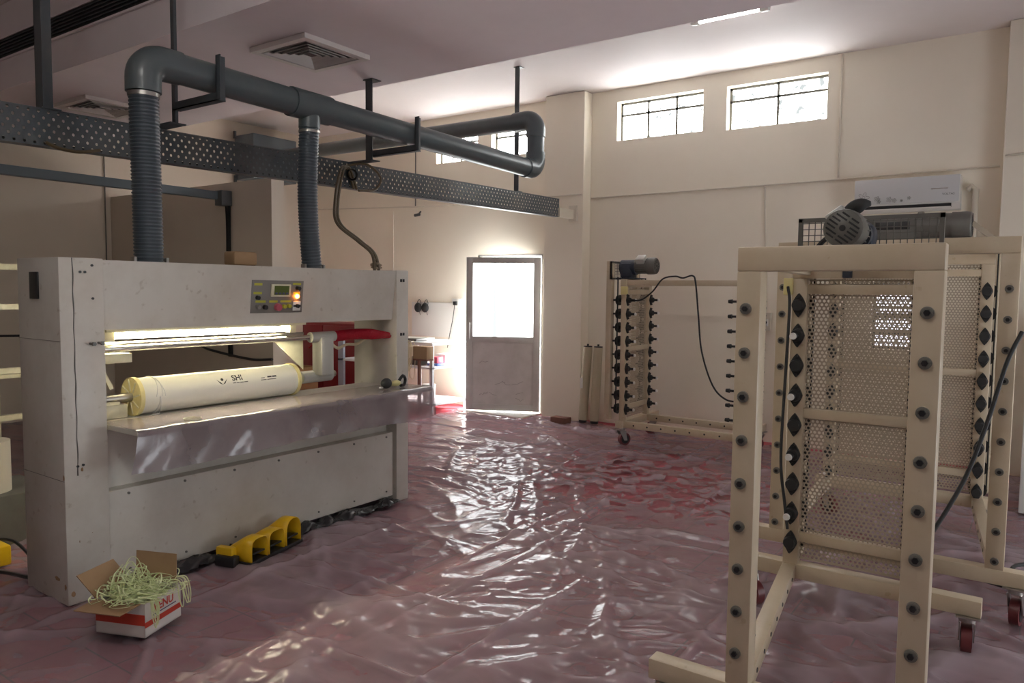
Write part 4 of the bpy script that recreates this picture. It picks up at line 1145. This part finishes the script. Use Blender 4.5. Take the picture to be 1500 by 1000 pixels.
    b.prism(pts, (0, -0.014, 0)); b.cyl((0, -0.012, 0), (0, -0.036, 0), 0.030, 0.025, seg=18)
    for sgn in (-1, 1): b.cyl((0, -0.013, sgn * 0.044), (0, -0.022, sgn * 0.044), 0.007, seg=6)
    bear = b.mesh('bearing', M['rubber'])
    spt = MB().cyl((0, -0.034, 0), (0, -0.085, 0), 0.012, seg=10).mesh('spindle', M['rubber'])
    tip = MB().cyl((0, -0.085, 0), (0, -0.097, 0), 0.016, 0.014, seg=14).mesh('plug', M['white'])
    spr = MB().cyl((0, 0.05, 0), (0, 0.075, 0), 0.022, seg=12).cyl((0, 0.078, 0), (0, 0.086, 0), 0.052, seg=18).cyl((0, 0.10, 0), (0, 0.108, 0), 0.045, seg=18).cyl((0, 0.05, 0), (0, 0.15, 0), 0.01, seg=8).mesh('sprocket', M['black'])
    for k in range(n):
        z = zr0 - s * k
        for side in (0, 1):
            x = (pw * 0.42 if side == 0 else Wd - pw * 0.5)
            o = link('bolt', bolt, t); o.location = (x, 0, z); link('nut', core, o)
            o = link('idle_spindle', spin, t); o.location = (x, 0, z)
            x = dx + (bw / 2 if side == 0 else Wq - bw / 2)
            o = link('bearing', bear, t); o.location = (x, ydr, z - 0.005)
            if white is None or (k in white and side == 0):
                sp = link('spindle', spt, o); link('plug', tip, o)
            o = link('sprocket', spr, t); o.location = (x, ydr, z - 0.005)
    for side in (0, 1):
        x = dx + (bw / 2 if side == 0 else Wq - bw / 2)
        b = MB()
        for sg in (-1, 1): b.bar((x + sg * 0.046, ydr + 0.082, zr0 - s * (n - 1)), (x + sg * 0.046, ydr + 0.082, top + 0.02), 0.008, 0.012, (0, 1, 0))
        b.build('drive_chain', M['black'], t, smooth=False)
    # casters
    caster(t, -out[0] + 0.07, 0.035, b0, R(20)); caster(t, Wd + out[1] - 0.07, 0.035, b0, R(80))
    caster(t, dx - out[2] + 0.07, ydr + 0.035, b0, R(-30)); caster(t, dx + Wq + out[3] - 0.05, ydr + 0.035, b0, R(95))
    # motor with gearbox on the drive end
    mo = link('gear_motor', None, t)
    if motor == 'axial':
        mo.location = (dx + Wq * 0.45, ydr + 0.10, top + 0.012)
        MB().box((-0.10, -0.17, -0.011), (0.10, 0.06, 0.002), 0.002).build('mounting_plate', M['motorblue'], mo)
        MB().box((-0.075, -0.10, 0.0), (0.075, 0.02, 0.15), 0.02).cyl((0, -0.13, 0.105), (0, 0.03, 0.105), 0.075, seg=20).build('gearbox', M['motorblue'], mo)
        MB().cyl((0, -0.12, 0.118), (0, -0.26, 0.118), 0.068, seg=24).build('motor_body', M['motor'], mo)
        b = MB()
        for k in range(18):
            a = 2 * PI * k / 18
            b.bar((0.07 * math.cos(a), -0.14, 0.118 + 0.07 * math.sin(a)), (0.07 * math.cos(a), -0.25, 0.118 + 0.07 * math.sin(a)), 0.004, 0.012, (math.cos(a), 0, math.sin(a)))
        b.build('cooling_fins', M['motor'], mo)
        make_fan_cover(mo, (0, -0.25, 0.118), (0, -1, 0), 0.082, 0.09)
        MB().box((-0.085, -0.24, 0.14), (0.0, -0.15, 0.21), 0.008, Matrix.Rotation(R(-35), 3, 'Y')).build('terminal_box', M['greypaint'], mo)
    else:
        mo.location = (dx + Wq * 0.5 + 0.04, ydr + 0.05, top + 0.012)
        MB().box((-0.30, -0.06, -0.011), (0.10, 0.08, 0.002), 0.002).build('mounting_plate', M['motorblue'], mo)
        MB().box((-0.30, -0.07, 0.0), (0.0, 0.08, 0.215), 0.012).build('gearbox', M['motor'], mo)
        MB().box((-0.24, -0.074, 0.14), (-0.04, -0.068, 0.19), 0.002).build('name_plate', M['black'], mo)
        MB().cyl((0.0, 0, 0.16), (0.03, 0, 0.16), 0.095, seg=24).cyl((0.03, 0, 0.16), (0.19, 0, 0.16), 0.078, seg=24).build('motor_body', M['motor'], mo)
        make_fan_cover(mo, (0.19, 0, 0.16), (1, 0, 0), 0.085, 0.11)
        MB().bar((0.30, 0, 0.17), (0.50, 0, 0.0), 0.05, 0.03).build('brace', M['rackplate'], mo, smooth=False)
    # limit box and lead at the drive corner
    MB().box((dx - 0.035, ydr - 0.02, top - 0.15), (dx + 0.005, ydr + 0.04, top - 0.072), 0.004).build('junction_box', M['paleyellow'], t)
    return t

# front rack
fr = make_rack('nearest beige element rack at right with a grey motor facing the camera', (-0.783, 2.35, 0), 0, 0.57, 1.25, 9, 1.470, 0.139, 1.662, (0.18, 0.25), -0.157, 1.875, (0.27, 0.27, 0.24, 0.235), 0.57, 0.0195, (1, 3, 5, 7))
MB().tube(smooth_path([(-0.17, 1.23, 1.55), (-0.155, 1.21, 1.45), (-0.165, 1.215, 1.1), (-0.17, 1.21, 0.75), (-0.15, 1.22, 0.55), (-0.13, 1.215, 0.42)], 10), 0.007, 6).build('cable', M['rubber'], fr)
MB().cyl((-0.155, 1.30, 0.30), (-0.155, 1.30, 1.58), 0.012, seg=10).build('slide_rod', M['chrome'], fr)
MB().box((0.06, 1.235, 1.59), (0.10, 1.252, 1.63), 0.004).build('sensor', M['motorblue'], fr)
MB().cyl((0.36, 1.252, 1.607), (0.36, 1.236, 1.607), 0.016, seg=12).build('hole_disc', M['black'], fr)  # black disc standing in for a hole in the top beam
b = MB().tube(smooth_path([(0.075, 1.16, 1.83), (0.10, 1.14, 1.87), (0.145, 1.12, 1.895), (0.185, 1.12, 1.90)], 10), [0.010 + 0.022 * math.sin(PI * min(1, i / 30 * 0.98 + 0.02)) for i in range(31)], 12)
b.build('cable_gland', M['rubber'], fr)
MB().tube(smooth_path([(0.05, 1.16, 1.80), (0.0, 1.10, 1.74), (-0.03, 1.08, 1.69), (-0.06, 1.10, 1.66)], 8), 0.011, 8).build('cable', M['rubber'], fr)
# wide rack behind it
br_ = make_rack('wide beige element rack behind the front one at the right edge', (-1.135, 4.05, 0), 0, 1.06, 1.40, 10, 1.550, 0.139, 1.785, (0.19, 0.26), -0.04, 1.87, (0.22, 0.12, 0.05, 0.11), 0.945, 0.018, (9,), motor='cross')
MB().tube(smooth_path([(1.08, -0.02, 1.36), (1.03, -0.06, 1.22), (0.97, -0.10, 0.95), (0.90, -0.15, 0.70), (0.80, -0.22, 0.47), (0.74, -0.27, 0.36), (0.70, -0.30, 0.26)], 12), 0.0095, 8).build('cable', M['rubber'], br_)
# far rack, turned a quarter
far = make_rack('distant beige element rack standing against the far wall, with motor on its left', (-2.12, 6.62, 0), R(90), 0.60, 1.17, 9, 1.440, 0.134, 1.64, (0.18, 0.25), 0.0, 1.815, (0.04, 0.15, 0.04, 0.25), 0.60, 0.02, None, tall=True)
for ch in [c for c in far.children if c.name.split('.')[0] == 'gear_motor']: ch.location.x = 0.17
MB().tube(smooth_path([(0.0, 1.16, 1.50), (-0.03, 1.12, 1.45), (-0.03, 1.0, 1.44), (-0.03, 0.88, 1.52), (-0.025, 0.78, 1.64), (-0.02, 0.66, 1.665), (-0.025, 0.58, 1.65), (-0.02, 0.49, 1.67), (-0.03, 0.455, 1.60), (-0.03, 0.42, 1.30), (-0.03, 0.38, 0.98), (-0.03, 0.27, 0.68), (-0.03, 0.14, 0.56), (0.0, 0.0, 0.55)], 8), 0.008, 6).build('cable', M['rubber'], far)
for dx_ in (0.14, 0.31):
    pass

# loose coil of cable and white cupboard at the right edge
o = MB().tube([(0.10 + (0.10 + 0.003 * a) * math.cos(a), 4.55 + (0.12 + 0.003 * a) * math.sin(a), 0.035 + 0.006 * a) for a in np.linspace(0, 20, 90)], 0.010, 6).build('cable_coil', M['rubber'])
tag(o, 'black cable coil on the floor beside the wide rack at right edge', 'cable')
o = MB().tube(smooth_path([(-1.15, 4.9, 0.035), (-0.75, 4.75, 0.03), (-0.35, 4.62, 0.035), (0.0, 4.5, 0.03)], 10), 0.008, 6).build('floor_cable', M['rubber'])
tag(o, 'thin black cable lying across the floor under the wide rack', 'cable')
t = thing('white_cupboard', 'white cupboard sliver at the right edge beyond the wide rack', 'cupboard', (-0.05, 6.2, 0.02))
MB().box((0, 0, 0), (0.5, 1.1, 1.28), 0.006).build('body', M['white'], t)
MB().box((0.52 - 0.02, 0.02, 0.05), (0.515, 1.08, 1.25), 0.003).build('door', M['white'], t)

# ---------------------------------------------------------------- wrapped tubes and brick by the pillar
def wtube(x, y, lean, label, h=0.87):
    t = thing('wrapped_tube', label, 'tube', (x, y, 0.012), 0, 'wrapped tubes by the pillar')
    MB().cyl((0, 0, 0.03), (lean, 0.03, h), 0.052, seg=20).build('wrap', M['membrane'], t)
    MB().cyl((0, 0, 0.0), (0, 0, 0.032), 0.046, seg=18).build('end_plug', M['black'], t)
    MB().cyl((lean, 0.03, h), (lean, 0.03, h + 0.012), 0.05, seg=18).cyl((lean, 0.03, h + 0.01), (lean, 0.03, h + 0.035), 0.012, seg=10).build('end_plug', M['black'], t)
    return t
a = wtube(-4.245, 7.50, 0.035, 'left of two cream wrapped tubes leaning by the middle pillar')
MB().box((-0.012, -0.0535, 0.40), (0.022, -0.0505, 0.52)).build('sticker', M['white'], a, smooth=False)
wtube(-4.10, 7.51, 0.02, 'right of two cream wrapped tubes, next to the far rack')
t = tag(MB().box((-4.56, 7.30, 0.0), (-4.35, 7.42, 0.07), 0.006).build('brick', M['brick']), 'brown brick on the floor at the foot of the middle pillar', 'brick')

# ---------------------------------------------------------------- air conditioner
t = thing('air_conditioner', 'wall mounted split air conditioner with flower print above the racks', 'air conditioner', (-1.027, 7.775, 2.27))
b = MB().prism([(-0.423, 0, 0.0), (-0.423, -0.13, 0.0), (-0.423, -0.175, 0.05), (-0.423, -0.18, 0.29), (-0.423, 0, 0.295)], (0.846, 0, 0)); b.build('casing', M['white'], t, smooth=False)
MB().box((-0.423, -0.187, 0.065), (0.415, -0.181, 0.292), 0.002).build('front_panel', M['ac'], t)
MB().box((-0.36, -0.1785, 0.015), (0.36, -0.16, 0.05)).build('outlet', M['black'], t, smooth=False)
MB().bar((-0.36, -0.185, 0.006), (0.36, -0.185, 0.006), 0.05, 0.004, (0, 0.6, 1)).build('flap', M['white'], t, smooth=False)
MB().box((0.20, -0.190, 0.175), (0.33, -0.187, 0.183)).build('display_strip', M['chrome'], t, smooth=False)
text_mesh('VOLTAS', 0.026, 'print', M['ink'], t, lambda x, y, z: (0.335 + x, -0.1875 - z, 0.128 + y), 0.0003)
b = MB()
def flower(cx, cz, r):
    pts = [(cx + r * (0.72 + 0.28 * math.cos(5 * a)) * math.cos(a), -0.1878, cz + r * (0.72 + 0.28 * math.cos(5 * a)) * math.sin(a)) for a in np.linspace(0, 2 * PI, 41)]
    b.tube(pts, 0.0014, 4)
    b.tube([(cx + r * 0.25 * math.cos(a), -0.1878, cz + r * 0.25 * math.sin(a)) for a in np.linspace(0, 2 * PI, 13)], 0.0014, 4)
for (cx_, cz_, r_) in ((-0.345, 0.135, 0.05), (-0.23, 0.115, 0.025), (-0.215, 0.09, 0.018), (-0.13, 0.105, 0.025), (-0.09, 0.095, 0.02), (-0.03, 0.09, 0.012), (0.03, 0.11, 0.015)): flower(cx_, cz_, r_)
b.build('flower_print', M['motor'], t)

# ---------------------------------------------------------------- white workbench rack by the door
t = thing('steel_workbench', 'white steel shelf bench lit by the doorway', 'bench', (-6.0, 6.88, 0.006))
bx, by = 0.80, 0.66
for (x, y) in ((0, 0), (-bx, 0), (0, by), (-bx, by)):
    sx = -1 if x == 0 else 1; sy = 1 if y == 0 else -1
    MB().box((min(x, x + sx * 0.04), min(y, y + sy * 0.004), 0), (max(x, x + sx * 0.04), max(y, y + sy * 0.004), 0.83)).box((min(x, x + sx * 0.004), min(y, y + sy * 0.04), 0), (max(x, x + sx * 0.004), max(y, y + sy * 0.04), 0.83)).build('leg', M['whitesteel'], t, smooth=False)
for z, h in ((0.83, 0.035), (0.54, 0.025), (0.09, 0.03)):
    MB().box((-bx, 0, z), (0, by, z + h), 0.003).build('shelf', M['whitesteel'], t, smooth=False)
def item(name, label, cat, lo, hi, mat, bev=0.006): return tag(MB().box(lo, hi, bev).build(name, M[mat]), label, cat)
item('carton', 'white carton at the right of the middle bench shelf', 'box', (-6.3, 7.28, 0.573), (-6.12, 7.46, 0.70), 'white')
item('pink_tub', 'pink plastic tub on the middle bench shelf', 'tub', (-6.22, 7.08, 0.60), (-6.09, 7.20, 0.68), 'pink', 0.012)
item('blue_tray', 'blue plastic tray below the pink tub on the bench shelf', 'tray', (-6.24, 7.06, 0.573), (-6.07, 7.22, 0.60), 'blue', 0.008)
item('dark_tool_box', 'small dark tool box on the middle bench shelf behind the leg', 'box', (-6.45, 6.98, 0.573), (-6.28, 7.12, 0.68), 'motor')
item('cable_spool_box', 'brown carton on the left of the bench, in front of its leg', 'box', (-6.12, 6.67, 0.69), (-5.90, 6.79, 0.84), 'card')
item('red_tin', 'red tin at the left of the middle bench shelf', 'tin', (-6.62, 6.95, 0.573), (-6.5, 7.07, 0.65), 'red')
o = tag(MB().box((-6.72, 6.95, 0.874), (-6.32, 7.30, 0.905), 0.006).build('dark_clip_folder', M['motor']), 'dark flat folder lying on top of the white bench', 'folder')
t = thing('bucket', 'white bucket on the floor under the bench', 'bucket', (-6.15, 7.0, 0.129))
MB().tube([(0, 0, 0), (0, 0, 0.22)], [0.07, 0.085], 18).build('body', M['white'], t)
t = thing('spool_stand', 'rusty post holding the brown carton in front of the bench', 'post', (-6.07, 6.73, 0.012))
MB().box((-0.015, -0.015, 0), (0.015, 0.015, 0.662)).build('post', M['brick'], t, smooth=False)
MB().box((-0.05, -0.06, 0.66), (0.17, 0.06, 0.677)).build('top_plate', M['brick'], t, smooth=False)
# hank of wires hanging by the machine column
b = MB()
for k in range(9):
    x = -6.17 + random.uniform(-0.05, 0.03); yv = 6.66 + random.uniform(-0.04, 0.04); h = random.uniform(0.25, 0.42)
    b.tube(smooth_path([(x, yv, 0.90), (x - 0.05, yv, 0.80), (x - 0.045, yv, 0.90 - h), (x + 0.02, yv, 0.87 - h), (x + 0.045, yv, 0.80), (x + 0.01, yv, 0.905)], 6), 0.004, 5)
o = tag(b.build('wire_hank', M['cablecream']), 'hank of pale wires hanging at the left end of the bench', 'wires')
b = MB().box((-6.24, 6.66, 0.0), (-6.22, 6.68, 0.90)).box((-6.26, 6.64, 0.89), (-6.12, 6.68, 0.90))
tag(b.build('wire_stand', M['steel']), 'thin stand carrying the hank of wires beside the bench', 'stand')
# backing board, masks and socket
struct(MB().box((-7.15, 7.768, 0.88), (-6.25, 7.779, 1.345), 0.002).build('trim_3', M['white'], smooth=False))
for (x, lab) in ((-7.00, 'left black face mask hanging on the wall above the bench'), (-6.87, 'right black face mask hanging on the wall above the bench')):
    t = thing('face_mask', lab, 'mask', (x, 7.765, 1.27), 0, 'black masks on the wall')
    MB().ball((0, -0.035, 0), 0.07, (0.85, 0.5, 0.95), 3).build('cup', M['rubber'], t)
    MB().tube(smooth_path([(-0.035, -0.02, 0.03), (-0.03, -0.008, 0.08), (0.0, -0.006, 0.11), (0.03, -0.008, 0.07), (0.035, -0.02, 0.03)], 8), 0.004, 5).tube([(0.02, -0.03, -0.04), (0.03, -0.02, -0.10)], 0.004, 5).build('strap', M['black'], t)
t = thing('wall_socket', 'white double socket with black plug beside the door', 'socket', (-6.33, 7.78, 1.345))
MB().box((-0.08, -0.035, -0.055), (0.07, -0.002, 0.055), 0.004).build('plate', M['white'], t)
MB().box((-0.035, -0.07, -0.03), (0.02, -0.035, 0.02), 0.006).build('plug', M['black'], t)
MB().tube(smooth_path([(-0.01, -0.06, -0.03), (-0.05, -0.05, -0.22), (-0.10, -0.05, -0.42), (-0.13, -0.06, -0.60)], 8), 0.005, 6).build('lead', M['black'], t)
MB().tube(smooth_path([(0.03, -0.03, -0.05), (0.05, -0.03, -0.2), (0.08, -0.03, -0.45)], 8), 0.003, 5).build('lead', M['white'], t)

# ---------------------------------------------------------------- things behind the machine
t = thing('red_cabinet', 'dark red electrical cabinet seen through the machine', 'cabinet', (-7.55, 6.2, 0.0))
MB().box((0, 0, 0), (1.0, 0.4, 1.10), 0.008).build('body', M['red'], t)
MB().box((0.02, -0.015, 0.05), (0.38, -0.002, 1.07), 0.004).build('door', M['red'], t)
MB().box((0.40, -0.015, 0.05), (0.98, -0.002, 1.07), 0.004).build('door', M['red'], t)
MB().tube(smooth_path([(0.15, -0.03, 0.78), (0.3, -0.05, 0.84), (0.42, -0.05, 0.78), (0.44, -0.04, 0.55)], 8), 0.006, 5).build('lead', M['redhose'], t)
t = thing('wooden_crate', 'open brown wooden crate behind the right end of the roll', 'crate', (-7.28, 5.6, 0.0))
MB().box((0, 0, 0), (0.34, 0.02, 0.60)).box((0, 0.3, 0), (0.34, 0.32, 0.60)).build('side', M['wood'], t, smooth=False)
MB().box((0, 0.02, 0), (0.02, 0.3, 0.60)).box((0.32, 0.02, 0), (0.34, 0.3, 0.60)).box((0.02, 0.02, 0), (0.32, 0.3, 0.02)).build('frame', M['wood'], t, smooth=False)
b = MB()
for k in range(3): b.tube(smooth_path([(-6.95, 5.30, 0.62), (-6.9 + 0.03 * k, 5.25, 0.45), (-7.1 + 0.05 * k, 5.25, 0.33), (-6.75, 5.25, 0.30 + 0.03 * k), (-6.62, 5.28, 0.03)], 8), 0.022, 6)
tag(b.build('dark_hose', M['rubber']), 'bunch of dark hose beside the wooden crate behind the machine', 'hose')
t = thing('storage_shelf', 'grey steel storage shelf behind the machine near the red cabinet', 'shelf', (-6.57, 5.9, 0.0))
for (x, y) in ((0, 0), (0.5, 0), (0, 0.4), (0.5, 0.4)): MB().box((x, y, 0), (x + 0.085, y + 0.03, 1.0)).build('post', M['postgrey'], t, smooth=False)
for z in (0.25, 0.70): MB().box((0, 0, z), (0.585, 0.43, z + 0.02)).build('shelf', M['whitesteel'], t, smooth=False)
b = MB()
for k in range(10): b.ball((-6.42 + 0.033 * k, 6.08 + random.uniform(-0.06, 0.06), 0.76 + random.uniform(0, 0.05)), 0.045, (1, 1, 0.9), 1, 0.25)
tag(b.build('rag_pile', M['motor']), 'dark crumpled pile on the storage shelf behind the machine', 'rags')
tag(MB().box((-6.45, 5.95, 0.272), (-6.15, 6.2, 0.36), 0.01).build('small_carton', M['card']), 'small brown carton on the lower storage shelf behind the machine', 'box')

# steel frame at the far left
t = thing('steel_shelving', 'cream steel shelving rails at the left edge behind the machine', 'shelving', (-5.6, 0.9, 0.0))
for (x, y) in ((0, 0), (0, 1.13), (0.45, 0), (-0.45, 1.13)): MB().box((x, y, 0), (x + 0.05, y + 0.05, 1.7)).build('post', M['cream_metal'], t, smooth=False)
for z in (1.62, 1.36, 0.94, 0.63): MB().box((0.05, 0.02, z), (0.09, 1.55, z + 0.036)).build('rail', M['cream_metal'], t, smooth=False)
MB().box((-0.42, 0.05, 0.905), (0.05, 1.55, 0.93)).build('shelf', M['cream_metal'], t, smooth=False)
tag(MB().box((-5.95, 1.75, 0.932), (-5.62, 1.98, 1.0), 0.006).build('black_box', M['black']), 'small black box on the shelf of the left cream steel shelving', 'box')
t = thing('white_drum', 'white labelled drum standing behind the left end of the machine', 'drum', (-5.05, 1.80, 0.30))
MB().cyl((0, 0, 0), (0, 0, 0.30), 0.13, seg=24).build('body', M['conduit'], t)
MB().box((0.02, -0.136, 0.06), (0.09, -0.118, 0.17)).build('sticker', M['lime'], t, smooth=False)
tag(MB().box((-5.35, 1.45, 0.0), (-4.85, 2.1, 0.30), 0.006).build('crate_stand', M['motor']), 'dark low stand under the white drum', 'stand')
tag(MB().tube([(-4.95, 1.40, 0.48), (-4.75, 1.72, 0.72)], 0.018, 8).build('wooden_stick', M['wood']), 'brown stick leaning against the white drum', 'stick')
t = thing('yellow_pump', 'yellow pump unit on the floor behind the near machine column', 'pump', (-4.62, 1.60, 0.012))
MB().box((-0.10, 0, 0), (0.14, 0.11, 0.11), 0.015).build('body', M['yellow'], t)
MB().cyl((-0.16, 0.055, 0.06), (-0.10, 0.055, 0.06), 0.05, seg=16).build('cap', M['black'], t)
MB().tube(smooth_path([(0.05, 0.05, 0.11), (0.12, 0.06, 0.15), (0.22, 0.10, 0.14), (0.34, 0.14, 0.05)], 8), 0.008, 6).build('lead', M['black'], t)
o = MB().tube(smooth_path([(-5.2, 1.30, 0.03), (-4.7, 1.45, 0.03), (-4.35, 1.60, 0.035), (-4.16, 1.66, 0.03)], 8), 0.010, 6).build('floor_cable', M['black'])
tag(o, 'black cable on the floor left of the near machine column', 'cable')
